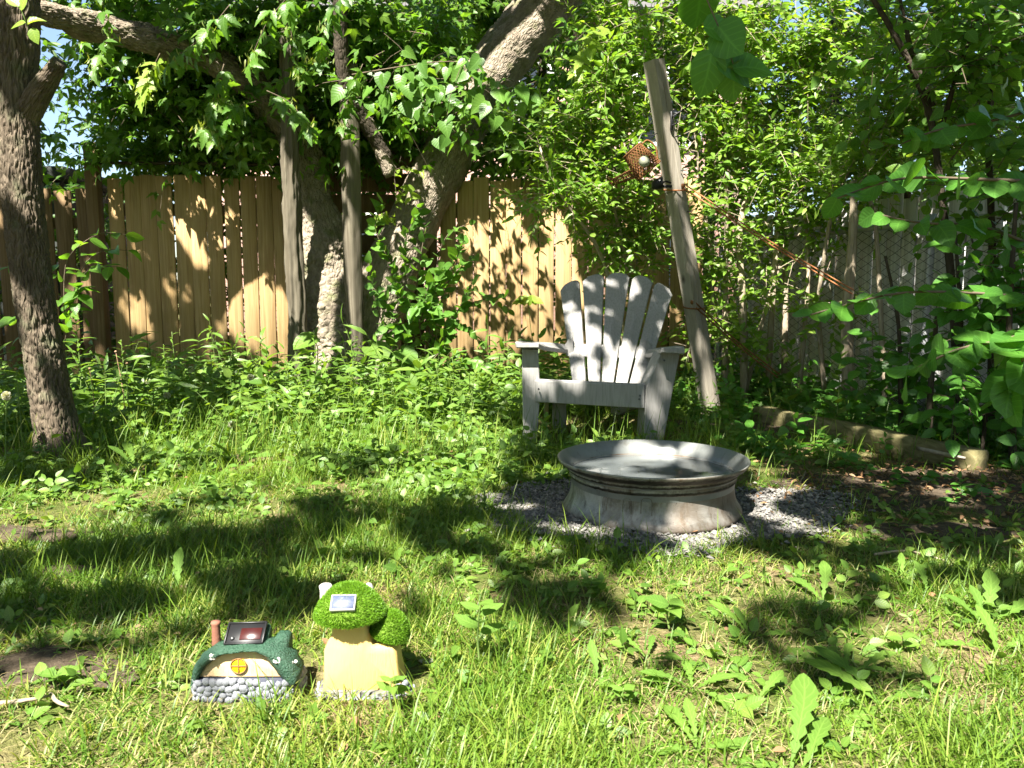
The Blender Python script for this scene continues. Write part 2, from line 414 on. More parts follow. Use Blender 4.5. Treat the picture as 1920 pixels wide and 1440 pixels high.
def plain(name, col, rough=.7, metal=0., bsc=None, bst=.3, var=.25, spec=.3, vsc=12, bd=.004):
    k = NT(name); o = k.coord('Object'); n = k.noise(o, vsc, 4)
    c = k.mix(n, tuple(x * (1 - var) for x in col), tuple(min(1, x * (1 + var)) for x in col))
    nr = k.bump(k.noise(o, bsc, 4), bst, bd) if bsc else None
    return k.done(k.bsdf(c, rough, metal, nr, spec).outputs[0])
M['stem'] = plain('green stems', (.13, .20, .05), .6)
M['redstem'] = plain('dry stalks', (.33, .20, .12), .7)
M['twig'] = plain('twigs', (.11, .085, .055), .85)
M['palestem'] = barkmat('pale shrub stems', (.13, .10, .07), (.27, .22, .15), (.42, .36, .27), .15, 120, .4)
M['bark'] = barkmat('ridged bark', (.035, .026, .018), (.09, .069, .048), (.165, .135, .098), .22, 70, .8, (.10, .105, .06))
M['bark2'] = barkmat('old maple bark', (.08, .062, .045), (.20, .165, .125), (.34, .29, .22), .4, 55, .8, (.13, .14, .06))
M['darkbark'] = barkmat('dark bark', (.02, .016, .012), (.05, .04, .03), (.085, .07, .05), .4, 50, .5)
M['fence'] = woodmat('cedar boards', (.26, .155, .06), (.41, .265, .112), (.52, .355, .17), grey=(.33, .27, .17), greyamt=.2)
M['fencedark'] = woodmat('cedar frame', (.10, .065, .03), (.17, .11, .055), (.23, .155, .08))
M['oldwood'] = woodmat('weathered post wood', (.055, .044, .028), (.12, .10, .068), (.20, .175, .125), 2, 48., False, .9, (.15, .14, .11), .25, .8)
M['postwood'] = woodmat('pale post wood', (.17, .145, .105), (.29, .255, .195), (.39, .35, .275), 2, 42., True, .85, (.29, .27, .235), .35, .6)
M['logwood'] = woodmat('mossy timber', (.10, .08, .04), (.20, .165, .085), (.31, .26, .14), 1, 40., False, .95, (.10, .11, .035), .3, .6)
M['greyboard'] = woodmat('grey neighbour boards', (.36, .35, .335), (.52, .51, .49), (.64, .63, .60), 2, 40., False, .85)
M['wire'] = plain('dull fence wire', (.045, .045, .045), .6, .4)
M['pipe'] = plain('galvanised pipe', (.36, .37, .38), .5, .7)
M['rust'] = plain('rusted mesh', (.19, .085, .032), .75, .35, 90, .5, .5, .3, 40)
M['strap'] = plain('orange cord', (.36, .14, .055), .7, 0, 200, .4, .3)
M['black'] = plain('black plastic', (.012, .012, .013), .4)
M['screw'] = plain('screw heads', (.12, .12, .12), .4, .8)
M['cap'] = leafmat('artificial turf', [(.085, .20, .010), (.11, .24, .012), (.14, .28, .015), (.10, .22, .010)], .25, .5, 1.2, False)
M['capbase'] = plain('turf backing', (.10, .17, .015), .9)
M['mortar'] = plain('dark blue grey mortar', (.05, .055, .075), .9)
M['terra'] = plain('terracotta paint', (.20, .085, .055), .8, 0, 60, .4, .25)
M['white'] = plain('white painted stone', (.42, .40, .36), .85, 0, 55, .6, .15)
M['glassball'] = plain('frosted glass ball', (.36, .37, .28), .25, 0., None, 0, .1, .5)
M['pvframe'] = plain('pale panel rim', (.33, .33, .31), .5)
M['dandfluff'] = leafmat('dandelion fluff', [(.7, .7, .66), (.6, .6, .57)], .5, .8, .75, False, .1)
M['roofgreen'] = plain('painted green roof', (.026, .072, .042), .5, 0, 260, 1.0, .5, .4, 200, .006)
M['yellow'] = plain('yellow window paint', (.85, .60, .01), .4, 0, None, 0, .05)
M['brownline'] = plain('brown window bars', (.22, .11, .04), .6)

k = NT('chair resin'); o = k.coord('Object')
g = k.noise(k.mapv(o, (1, 1, .08)), 130, 4); n = k.noise(o, 5, 4)
n5 = k.noise(o, 2.6, 4, .6)
c = k.mix(n, (.245, .238, .228), (.345, .335, .32)); c = k.mix(k.math('MULTIPLY', k.math('SUBTRACT', g, .42, clamp=True), 2.2, clamp=True), c, (.17, .165, .155))
c = k.mix(k.math('MULTIPLY', k.math('SUBTRACT', n5, .48, clamp=True), 2.4, clamp=True), c, (.20, .195, .17))
c = k.mix(k.math('MULTIPLY', k.math('SUBTRACT', .16, k.math('ADD', k.sep(o)[2], k.math('MULTIPLY', n, .1)), clamp=True), 5., clamp=True), c, (.13, .14, .085))
c = k.mix(k.math('MULTIPLY', k.math('SUBTRACT', k.noise(o, 22, 5, .7), .6, clamp=True), 3.), c, (.2, .21, .17))
M['chair'] = k.done(k.bsdf(c, .55, 0, k.bump(g, .15, .003), .35).outputs[0])

k = NT('steel wheel'); o = k.coord('Object'); x, y, z = k.sep(o)
n = k.noise(o, 7, 6, .7, .6); n2 = k.noise(k.mapv(o, (1, 1, .10)), 30, 5, .7); n3 = k.noise(o, 40, 5, .7); n4 = k.noise(o, 3.2, 3)
c = k.mix(k.math('MULTIPLY', k.math('SUBTRACT', n, .3), 2.4, clamp=True), (.11, .107, .09), (.47, .46, .425))
c = k.mix(k.math('MULTIPLY', k.math('SUBTRACT', n2, .5, clamp=True), 4.5, clamp=True), c, (.10, .075, .048))
c = k.mix(k.math('MULTIPLY', k.math('SUBTRACT', n4, .46, clamp=True), 4., clamp=True), c, (.13, .085, .05))
c = k.mix(k.math('MULTIPLY', k.math('SUBTRACT', k.noise(k.mapv(o, (1, 1, .4)), 16, 6, .75), .54, clamp=True), 6., clamp=True), c, (.05, .042, .033))
zz = k.math('ADD', z, k.math('MULTIPLY', k.math('SUBTRACT', n3, .5), .014))
def band(z0, w_):
    return k.math('SUBTRACT', 1.0, k.math('DIVIDE', k.math('ABSOLUTE', k.math('SUBTRACT', zz, z0)), w_), clamp=True)
soot = k.math('MAXIMUM', band(.170, .011), k.math('MAXIMUM', band(.148, .005), k.math('MULTIPLY', band(.125, .006), .8)))
soot = k.math('MULTIPLY', k.math('MULTIPLY', soot, 3.2, clamp=True), k.math('ADD', k.noise(o, 11, 4), .38, clamp=True))
c = k.mix(soot, c, (.016, .013, .010))
c = k.mix(k.math('MULTIPLY', band(.0, .03), .7), c, (.12, .08, .05))
c = k.mix(k.math('MULTIPLY', k.math('SUBTRACT', k.noise(o, 75, 3, .8), .64, clamp=True), 8., clamp=True), c, (.03, .024, .018))
M['steel'] = k.done(k.bsdf(c, k.math('ADD', .30, k.math('MULTIPLY', n, .4)), .5, k.bump(k.math('ADD', n3, k.math('MULTIPLY', n, 2.)), .3, .005), .5).outputs[0])
k = NT('galvanised inner wall'); o = k.coord('Object'); n = k.noise(o, 12, 5, .7); n2 = k.noise(k.mapv(o, (1, 1, .2)), 26, 5, .7)
c = k.mix(n, (.13, .138, .13), (.26, .272, .26)); c = k.mix(k.math('MULTIPLY', k.math('SUBTRACT', n2, .55, clamp=True), 4., clamp=True), c, (.10, .09, .07))
M['steelin'] = k.done(k.bsdf(c, .38, .35, k.bump(n2, .15, .004), .4).outputs[0])

k = NT('lawn soil'); o = k.coord('Object'); n = k.noise(o, 2.2, 5, .6); n2 = k.noise(o, 45, 5, .7); n3 = k.noise(o, 160, 3)
c = k.ramp(n2, [(.28, (.06, .042, .024)), (.5, (.17, .125, .065)), (.75, (.33, .26, .15))])
c = k.mix(k.math('MULTIPLY', k.math('SUBTRACT', n, .36, clamp=True), 4., clamp=True), c, (.075, .105, .02))
M['soil'] = k.done(k.bsdf(c, .95, 0, k.bump(k.math('ADD', n2, k.math('MULTIPLY', n3, .4)), .9, .02), .1).outputs[0])
k = NT('bare earth'); o = k.coord('Object'); n2 = k.noise(o, 38, 6, .7); n3 = k.noise(o, 5, 4)
c = k.ramp(n2, [(.28, (.04, .031, .021)), (.52, (.095, .074, .05)), (.75, (.18, .145, .10))])
c = k.mix(n3, c, k.mix(.5, c, (.07, .05, .035)))
M['earth'] = k.done(k.bsdf(c, .95, 0, k.bump(n2, .9, .02), .1).outputs[0])
k = NT('gravel bed'); o = k.coord('Object'); v1 = k.voro(o, 90, 'F1', 'Color'); n2 = k.noise(o, 90, 4)
c = k.mix(v1, (.07, .068, .066), (.20, .19, .18))
M['gravelbed'] = k.done(k.bsdf(c, .9, 0, k.bump(k.voro(o, 90), .8, .01), .2).outputs[0])
k = NT('gravel stones'); r = k.sep(k.attr())[2]
M['gravel'] = k.done(k.bsdf(k.ramp(r, [(0, (.08, .078, .072)), (.4, (.14, .134, .124)), (.8, (.19, .18, .165)), (1, (.29, .26, .22))]), .8, 0, None, .25).outputs[0])

k = NT('cream painted wall'); o = k.coord('Object'); g = k.noise(k.mapv(o, (1, 1, .12)), 240, 4); n = k.noise(o, 26, 3)
c = k.mix(n, (.56, .385, .20), (.62, .47, .285)); c = k.mix(k.math('MULTIPLY', k.math('SUBTRACT', g, .58, clamp=True), 2.), c, (.42, .24, .082))
M['creamwall'] = k.done(k.bsdf(c, .6, 0, k.bump(g, .35, .003), .3).outputs[0])
k = NT('yellow painted wall'); o = k.coord('Object'); g = k.noise(k.mapv(o, (1, 1, .1)), 260, 4); z = k.sep(o)[2]
c = k.mix(k.noise(o, 18, 3), (.58, .385, .12), (.62, .45, .175)); c = k.mix(k.math('MULTIPLY', k.math('SUBTRACT', g, .6, clamp=True), 1.6), c, (.48, .24, .05))
M['yellowwall'] = k.done(k.bsdf(c, .6, 0, k.bump(g, .4, .003), .3).outputs[0])
k = NT('painted pebbles'); o = k.coord('Object'); r = k.objrand(); n = k.noise(o, 70, 4)
c = k.mix(n, (.10, .11, .145), (.36, .37, .39)); c = k.mix(k.math('MULTIPLY', r, .45), c, (.17, .175, .19))
M['pebble'] = k.done(k.bsdf(c, .6, 0, k.bump(n, .5, .003), .35).outputs[0])
k = NT('solar cell dark red'); o = k.coord('Object'); n = k.noise(o, 30, 3)
M['pvred'] = k.done(k.bsdf(k.mix(n, (.022, .004, .004), (.05, .010, .009)), .3, 0, None, .6).outputs[0])
k = NT('solar cell blue'); o = k.coord('Object'); n = k.noise(o, 120, 5, .8)
M['pvblue'] = k.done(k.bsdf(k.mix(k.math('MULTIPLY', k.math('SUBTRACT', n, .5, clamp=True), 3., clamp=True), (.045, .06, .115), (.22, .24, .29)), .55, 0, None, .6).outputs[0])
k = NT('pink brick'); o = k.coord('Object'); br = k.n('ShaderNodeTexBrick'); xo = k.n('ShaderNodeCombineXYZ'); q = k.sep(o)
k.l(q[0], xo.inputs[0]); k.l(q[2], xo.inputs[1]); k.l(xo.outputs[0], br.inputs[0]); br.inputs['Scale'].default_value = 4.4
br.inputs['Color1'].default_value = (.42, .24, .19, 1); br.inputs['Color2'].default_value = (.50, .31, .25, 1); br.inputs['Mortar'].default_value = (.5, .46, .42, 1); br.inputs['Mortar Size'].default_value = .012
M['brick'] = k.done(k.bsdf(br.outputs[0], .9, 0, None, .15).outputs[0])
M['shingle'] = plain('roof shingles', (.09, .085, .085), .9)
M['trim'] = plain('white trim', (.75, .75, .73), .6)
k = NT('window glass'); M['glass'] = k.done(k.bsdf((.02, .025, .03), .05, 0, None, .8).outputs[0])
M['shed'] = plain('dark shed wall', (.045, .05, .045), .85)
M['blueroof'] = plain('pale blue tin', (.38, .50, .62), .5, .2)
M['deadleaf'] = leafmat('dead leaves', [(.19, .10, .045), (.27, .16, .075), (.12, .07, .035), (.34, .24, .13)], .2, .7, .9)

# ------------------------------------------------------------------ sun breaks in the crowns overhead
# a ray of sunlight is named by where it would reach the ground: (u, v)
def sunuv(p):
    p = np.asarray(p, float); k = p[..., 2] / SUN[2]
    return np.stack([p[..., 0] - SUN[0] * k, p[..., 1] - SUN[1] * k], -1)
GAPS = []; TGAPS = []
def gap(px, py, rx, ry, Y=None, tall=True):
    if Y is None:
        c = G(px, py); ru = rx * c[1] / FPX; rv = abs(G(px, py - ry)[1] - G(px, py + ry)[1]) / 2
    else:
        c = P(px, py, Y); ru = rx * Y / FPX; rv = ry * Y / FPX * (-SUN[1] / SUN[2])
    u, v = sunuv(c); GAPS.append((u, v, ru, rv))
    if tall: TGAPS.append((u, v, ru, rv))
for g in [(840, 1250, 190, 90), (570, 1260, 270, 110), (365, 1130, 55, 18), (205, 1072, 80, 14), (60, 1010, 60, 18), (180, 940, 230, 36),
          (480, 885, 230, 40), (700, 860, 110, 22), (800, 890, 150, 50), (690, 1022, 60, 14), (400, 965, 130, 22), (840, 1085, 100, 34), (880, 1160, 90, 55), (930, 1240, 120, 60),
          (1000, 1270, 170, 45), (1260, 1110, 130, 46), (1210, 1200, 80, 60), (1350, 1190, 80, 50), (1460, 1085, 190, 24), (1650, 1125, 130, 22),
          (1300, 1045, 120, 12), (1760, 1210, 190, 52), (1850, 1060, 60, 14), (1360, 1265, 110, 30), (950, 962, 45, 12), (1090, 1003, 55, 9), (1415, 945, 36, 10),
          (1530, 1000, 36, 12), (1300, 1015, 50, 6), (1620, 962, 50, 6), (720, 785, 190, 50), (570, 790, 90, 36), (385, 832, 60, 22), (760, 770, 180, 50), (860, 840, 110, 28), (640, 730, 110, 26), (790, 735, 80, 24), (960, 760, 40, 24), (470, 735, 60, 20), (300, 770, 50, 26),
          (900, 715, 70, 20), (20, 790, 36, 60), (1060, 800, 20, 10), (1320, 772, 30, 5)]: gap(*g)
for g in [(1190, 852, 18, 8, 3.05), (1222, 850, 12, 7, 3.05), (1245, 852, 12, 7, 3.0), (1350, 852, 22, 12, 2.95), (1310, 930, 20, 26, 2.58), (1345, 970, 16, 16, 2.58), (1085, 985, 18, 8, 2.58),
          (1140, 655, 62, 34, 4.6), (1075, 600, 22, 45, 4.65), (1110, 560, 22, 12, 4.7), (1155, 572, 18, 13, 4.7), (1113, 527, 16, 10, 4.8), (1155, 527, 20, 8, 4.8),
          (1245, 572, 14, 14, 4.7), (1190, 692, 25, 18, 4.5), (1215, 612, 8, 8, 4.6), (1110, 690, 25, 14, 4.5), (995, 690, 15, 22, 4.1), (990, 750, 12, 20, 4.1), (1040, 735, 17, 12, 4.1),
          (1235, 715, 12, 12, 4.1), (1228, 795, 14, 18, 4.1), (1226, 825, 14, 12, 4.1), (1250, 668, 10, 10, 4.1), (985, 645, 16, 5, 4.1), (1085, 730, 14, 9, 4.1),
          (470, 560, 65, 75, 7), (500, 640, 40, 32, 7), (440, 510, 36, 26, 7), (400, 395, 14, 14, 7), (365, 470, 14, 20, 7), (345, 450, 10, 12, 7), (400, 348, 8, 8, 7), (430, 400, 8, 16, 7),
          (330, 348, 6, 6, 7), (510, 420, 8, 10, 7), (360, 340, 6, 6, 7), (350, 640, 10, 14, 7), (410, 570, 10, 12, 7),
          (590, 480, 22, 60, 6.6), (600, 590, 22, 40, 6.6), (665, 560, 14, 26, 6.25), (666, 630, 14, 20, 6.25), (672, 690, 12, 14, 6.25), (662, 480, 10, 14, 6.25), (790, 420, 16, 30, 6.75), (770, 330, 20, 12, 6.85),
          (557, 490, 10, 40, 6.2), (548, 400, 10, 14, 6.2), (700, 590, 16, 40, 6.5),
          (920, 560, 60, 120, 7), (985, 520, 40, 110, 7), (1015, 640, 40, 50, 7), (1040, 430, 20, 40, 7), (955, 452, 20, 24, 7), (905, 420, 10, 14, 7), (1065, 520, 18, 60, 7), (870, 600, 20, 60, 7),
          (85, 640, 22, 35, 3.85), (112, 760, 14, 60, 3.85), (140, 835, 22, 20, 3.85), (50, 385, 15, 40, 3.85), (30, 235, 8, 30, 3.85), (75, 500, 13, 26, 3.85), (60, 580, 10, 14, 3.85),
          (1235, 180, 20, 70, 5.05), (1255, 262, 15, 30, 5.05), (1270, 365, 13, 22, 5.1), (1290, 470, 10, 20, 5.1), (1327, 700, 8, 10, 5.15), (1205, 300, 34, 42, 4.95), (1370, 540, 40, 40, 5.9), (1320, 500, 24, 50, 6.2), (1500, 560, 30, 30, 5.6), (1570, 540, 20, 26, 5.3), (1690, 500, 24, 22, 4.9), (1730, 640, 20, 30, 4.8), (1880, 480, 20, 40, 4.4), (1620, 620, 16, 26, 5.1), (1450, 600, 20, 26, 5.7)]: gap(*g)
for g in [(1150, 400, 130, 130, 5.4), (1350, 300, 170, 270, 5.6), (1500, 190, 110, 170, 5.7), (1290, 560, 60, 110, 5.6), (1120, 210, 100, 110, 5.4), (1420, 480, 70, 90, 5.6), (1330, 640, 30, 40, 5.5),
          (790, 480, 100, 120, 6.1), (830, 600, 80, 60, 6.1), (740, 360, 40, 50, 6.0), (850, 195, 95, 85, 5.5), (1000, 60, 26, 40, 7.35), (940, 130, 30, 26, 7.2), (1105, 95, 45, 40, 5.2),
          (490, 60, 80, 40, 4.9), (285, 150, 36, 20, 5.4), (160, 50, 60, 20, 6.2), (990, 575, 50, 40, 6.6), (700, 130, 30, 20, 6), (590, 110, 24, 20, 6), (1800, 150, 60, 40, 4.6), (1850, 690, 40, 40, 2.6), (290, 680, 34, 60, 4.6), (610, 720, 40, 60, 4.7), (150, 640, 14, 30, 4.8), (230, 720, 20, 40, 4.5),
          (1430, 430, 30, 26, 2.7), (640, 30, 40, 16, 6.2), (400, 240, 20, 20, 5)]: gap(*g, tall=False)
rs_ = np.random.default_rng(5)
for _ in range(420):                                     # the small chinks every crown has
    v_ = .8 + 8.4 * rs_.random() ** .8; u_ = (rs_.random() * 2 - 1) * (.62 * v_ + .3); q_ = .018 + .035 * rs_.random() ** 2; GAPS.append((u_, v_, q_ * (1 + .5 * rs_.random()), q_))
def in_gaps(u, v, gs, pad=0.0):
    n1 = vnoise(np.stack([u * 5, v * 5, u * 0], 1), 31) - .5; n2 = vnoise(np.stack([u * 5, v * 5, u * 0 + 9], 1), 32) - .5
    n3 = vnoise(np.stack([u * 14, v * 14, u * 0], 1), 33) - .5
    uu = u + n1 * .13 + n3 * .07; vv = v + n2 * .11 - n3 * .05; o = np.zeros(len(u), bool)
    for a, b, ra, rb in gs: o |= ((uu - a) / (ra + min(pad, .3 * ra + .017))) ** 2 + ((vv - b) / (rb + min(pad, .3 * rb + .017))) ** 2 < 1
    return o
def lit(u, v):
    q = np.stack([u, v, u * 0], 1); f = fbm(q * 5.5, 71, 3); g = fbm(q * 4.5, 72, 3)
    o = in_gaps(u, v, GAPS, .04) | (v + .10 * np.sin(u * 3.1) + .06 * np.sin(u * 9 + 1) < 1.66 - .12 * (u < -.72))
    o &= ~((g > .625) & (v > 1.9) & (v < 6.7) & ~((v > 3.7) & (u < .3)))                                  # leafy clumps inside the breaks
    thin = .65 - .20 * np.clip((v - 7.7) / .7, 0, 1) - .045 * (v < 3.4) * (u < .6) + .05 * np.clip((u - .75) / .3, 0, 1) * np.clip((v - 2.45) / .2, 0, 1) * (v < 6.2) + .04 * (u < -1.9) * (v > 6.9) * (v < 8.3)
    return o | (f > thin)
def clear_of_breaks(p, keep=.05, pad=.12):
    """leaves of a crown that do not close one of its sun breaks"""
    q = sunuv(p); return (~in_gaps(q[:, 0], q[:, 1], TGAPS, pad)) | (R.random(len(p)) < keep)

# ------------------------------------------------------------------ ground
def sheet(mb, xs, ys, zf):
    X, Y = np.meshgrid(xs, ys); Z = zf(X, Y)
    return mb.add(np.stack([X, Y, Z], -1), None, grid_q(len(ys), len(xs)))
s3 = lambda a, b, n, p: np.sign(np.linspace(-1, 1, n)) * np.abs(np.linspace(-1, 1, n)) ** p
xs = s3(0, 0, 121, 2.2) * 120; ys = np.r_[np.linspace(-6, .8, 12)[:-1], np.linspace(.8, 8, 150), 8 + (np.linspace(0, 1, 24)[1:] ** 2.5) * 180]
xs = np.unique(np.r_[xs[np.abs(xs) > 5], np.linspace(-5, 5, 160)])
sheet(MB(), xs, ys, gz).build('ground', M['soil'], kind='structure')
GC = np.array([.50, 2.85]); GR = np.array([.68, .45])
def gravel_d(x, y):
    a = np.arctan2(y - GC[1], x - GC[0]); k = 1 + .10 * np.sin(3 * a + 1) + .06 * np.sin(7 * a)
    return np.hypot((x - GC[0]) / GR[0], (y - GC[1]) / GR[1]) / k
mb = MB(); th = np.linspace(0, 2 * np.pi, 72, endpoint=False); rr = np.linspace(0, 1, 12)
k_ = 1 + .10 * np.sin(3 * th + 1) + .06 * np.sin(7 * th)
gx = GC[0] + rr[:, None] * k_ * GR[0] * np.cos(th); gy = GC[1] + rr[:, None] * k_ * GR[1] * np.sin(th)
mb.add(np.stack([gx, gy, gz(gx, gy) + .010 * (1 - rr[:, None] ** 8) + .002], -1), None, grid_q(12, 72, True)).build('gravel_bed', M['gravelbed'], kind='structure')
def earth_patch(cx, cy, rx, ry, seed):
    mb = MB(); rs = np.random.default_rng(seed); ph = rs.random(3) * 6
    k_ = 1 + .16 * np.sin(3 * th + ph[0]) + .12 * np.sin(5 * th + ph[1]) + .06 * np.sin(11 * th + ph[2])
    x = cx + rr[:, None] * k_ * rx * np.cos(th); y = cy + rr[:, None] * k_ * ry * np.sin(th)
    mb.add(np.stack([x, y, gz(x, y) + .006 * (1 - rr[:, None] ** 4) + .001], -1), None, grid_q(12, 72, True)).build('bare_earth', M['earth'], kind='structure')
EARTH = [(1.75, 3.15, .75, .42), (-1.0, 1.62, .20, .09), (-1.62, 2.62, .3, .09), (1.45, 2.62, .3, .1), (1.35, 4.6, .4, .3), (-1.3, 2.25, .18, .05)]
for i, e in enumerate(EARTH): earth_patch(*e, i)
def earth_d(x, y):
    d = np.full(np.shape(x), 9.)
    for cx, cy, rx, ry in EARTH: d = np.minimum(d, np.hypot((x - cx) / rx, (y - cy) / ry))
    return d

# ------------------------------------------------------------------ neighbour's house beyond the rear fence
hz = thing('brick_house', "neighbour's pinkish brick house glimpsed through the trees behind the fence", 'house', (-.6, 14, 0))
mb = MB(); box(mb, (-.6, 17, 2.7), (4.6, 3, 2.7), bev=.01); mb.build('wall', M['brick'], hz)
mb = MB()
mb.add([[-5.6, 13.5, 5.3], [4.4, 13.5, 5.3], [4.4, 20.5, 5.3], [-5.6, 20.5, 5.3], [-5.6, 17, 7.6], [4.4, 17, 7.6]], [[0, 4, 3], [1, 2, 5]], [[0, 1, 5, 4], [3, 4, 5, 2], [0, 3, 2, 1]]).build('roof', M['shingle'], hz, smooth=False)
for wx, wz in ((-2.9, 3.9), (.1, 3.9), (2.6, 3.9), (-2.9, 1.4), (2.6, 1.4)):
    mb = MB(); 
    for s in (-1, 1):
        box(mb, (wx + s * .55, 13.98, wz), (.05, .05, .72), bev=.005); box(mb, (wx, 13.98, wz + s * .68), (.5, .048, .05), bev=.005)
    box(mb, (wx, 13.985, wz), (.03, .03, .64), bev=.004)
    f = mb.build('window', M['trim'], hz); mb = MB(); box(mb, (wx, 14.0, wz), (.5, .015, .62), bev=.002); g = mb.build('pane', M['glass'], f, base=wloc(hz)); g.parent = f; g.location = (0, 0, 0)
sh = thing('garden_shed', 'dark low shed roof edge behind the left end of the rear fence', 'shed', (-5.9, 8.6, 0))
mb = MB(); box(mb, (-5.9, 9.3, .95), (1.25, .9, .95)); mb.build('wall', M['shed'], sh)
mb = MB(); box(mb, (-5.9, 9.3, 1.97), (1.4, 1.05, .06)); mb.build('roof', M['shed'], sh)
gr = thing('tin_garage', 'pale blue tin roofed outbuilding past the side fence', 'outbuilding', (7.0, 10.5, 0))
mb = MB(); box(mb, (7.0, 11.5, 1.0), (1.7, 1.2, 1.0)); mb.build('wall', M['trim'], gr)
mb = MB(); box(mb, (7.0, 11.5, 2.12), (1.85, 1.4, .1)); mb.build('roof', M['blueroof'], gr)

# ------------------------------------------------------------------ fences
BV = [None] * 3
for i in range(3):
    mb = MB(); box(mb, (0, 0, .5), (.5, .5, .5), bev=.001); 
BH = 1.0
def board(parent, x, y, z0, h, wd, th_, yaw=0., tilt=0., mat='fence', name='board'):
    key = (mat, round(wd, 3), round(h, 2), round(th_, 3))
    if key not in BOARDS:
        mb = MB(); box(mb, (0, 0, h / 2), (wd / 2, th_ / 2, h / 2), bev=.004); BOARDS[key] = mb.mesh('board', M[mat])
    c, s = math.cos(yaw), math.sin(yaw); ct, st = math.cos(tilt), math.sin(tilt)
    Xv = np.array([c * ct, s * ct, st]); Yv = np.array([-s, c, 0]); Zv = np.cross(Xv, Yv)
    return place(name, BOARDS[key], parent, (x, y, z0), Xv, Yv, Zv)
BOARDS = {}
def board_fence(label, x0, x1, Y, top, pitch, mat='fence', z0=.02, wd=None, name='board_fence', jitter=.012, skip=(), group=None):
    f = thing(name, label, 'fence', ((x0 + x1) / 2, Y, 0), group)
    n = int(round((x1 - x0) / pitch)); wd = wd or pitch - .005
    for i in range(n):
        if i in skip: continue
        x = x0 + (i + .5) * pitch; h = round(top - z0 + R.choice([-.02, -.01, 0, 0, .01, .015]), 2); wb = round(wd * R.choice([.94, .98, 1, 1]), 3)
        board(f, x + R.normal() * .0015, Y + R.normal() * .004, z0, h, wb, .019, R.normal() * .012, R.normal() * .004, mat)
    for z in (.35, top - .28):
        mb = MB(); box(mb, ((x0 + x1) / 2, Y + .035, z), ((x1 - x0) / 2, .02, .045)); mb.build('rail', M['fencedark'], f)
    return f
fl = board_fence('tan cedar board fence with a bright sun patch, left of the old trunk', -3.46, -1.93, 7.0, 1.755, .1415)
mb = MB(); box(mb, (-3.56, 6.99, 1.0), (.05, .05, 1.03)); mb.build('post', M['fencedark'], fl)
mb = MB(); tube(mb, [(-3.6, 7.0, 1.87), (-2.6, 7.0, 1.865), (-1.95, 7.0, 1.85)], [.014] * 3, 20, 8); mb.build('top_rail', M['darkbark'], fl)
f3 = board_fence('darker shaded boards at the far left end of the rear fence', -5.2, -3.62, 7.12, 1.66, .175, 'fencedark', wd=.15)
fr = board_fence('sunlit tan cedar board fence behind the grey chair', -.62, 1.62, 7.0, 1.735, .1415)
mb = MB(); box(mb, (-.70, 7.03, .9), (.05, .05, .9)); mb.build('post', M['fencedark'], fr)
fm = board_fence('dark horizontal planks closing the fence gap behind the forked trunk', -1.9, -.78, 7.22, 1.0, .16, 'fencedark')
for z in (1.2, 1.37, 1.55, 1.73, 1.92, 2.1):
    mb = MB(); box(mb, (-1.32, 7.2, z), (.55, .014, .078)); mb.build('plank', M['fencedark'], fm)

# side fences along the right: grey boards, chain link in front
SA, SB = np.array([1.75, 7.0]), np.array([3.15, 2.6]); SD = norm(SB - SA); SL = np.linalg.norm(SB - SA); SN = np.array([-SD[1], SD[0]])  # SN points right/back
if SN[0] < 0: SN = -SN
yaw = math.atan2(SD[1], SD[0])
sf = thing('picket_fence', 'pale grey vertical board fence behind the chain link on the right', 'fence', (*(SA + SN * .22), 0))
n = int(SL / .125)
for i in range(n):
    c = SA + SN * .22 + SD * (.0625 + i * .125); board(sf, c[0], c[1], .03, round(1.37 + R.choice([-.02, 0, .02]), 2), .115, .018, yaw + R.normal() * .01, R.normal() * .006, 'greyboard')
for z in (.35, 1.1):
    mb = MB(); c = SA + SN * .255 + SD * SL / 2; box(mb, (*c, z), (SL / 2, .018, .04), (*SD, 0), (*SN, 0)); mb.build('rail', M['greyboard'], sf)
cl = thing('chain_link_fence', 'chain link fence with galvanised top rail along the right side', 'fence', (*SA, 0))
def along(s, z, off=0.): c = SA + SD * s + SN * off; return np.array([c[0], c[1], z])
mb = MB(); tube(mb, [along(0, 1.19), along(SL, 1.19)], [.02] * 2, 12, 10); mb.build('top_rail', M['pipe'], cl)
for s in (.05, 2.3, 4.4):
    mb = MB(); tube(mb, [along(s, 0, .03), along(s, 1.24, .03)], [.024] * 2, 8, 10); mb.build('post', M['pipe'], cl)
wm = []
for sg in (1, -1):
    K = 40; z = np.linspace(.04, 1.17, K); zg = (np.arange(K) % 2) * 2 - 1
    pts = np.stack([zg * sg * .0285, -zg * .003, z], 1)[None]; mb = MB(); rods(mb, (pts, np.full((1, K), .0027)), 3); wm.append(mb.mesh('wire', M['wire']))
nw = int(SL / .057)
for i in range(nw):
    place('wire', wm[i % 2], cl, along(.03 + i * .057, 0), np.array([*SD, 0]), np.array([*SN, 0]), np.array([0, 0, 1.]))

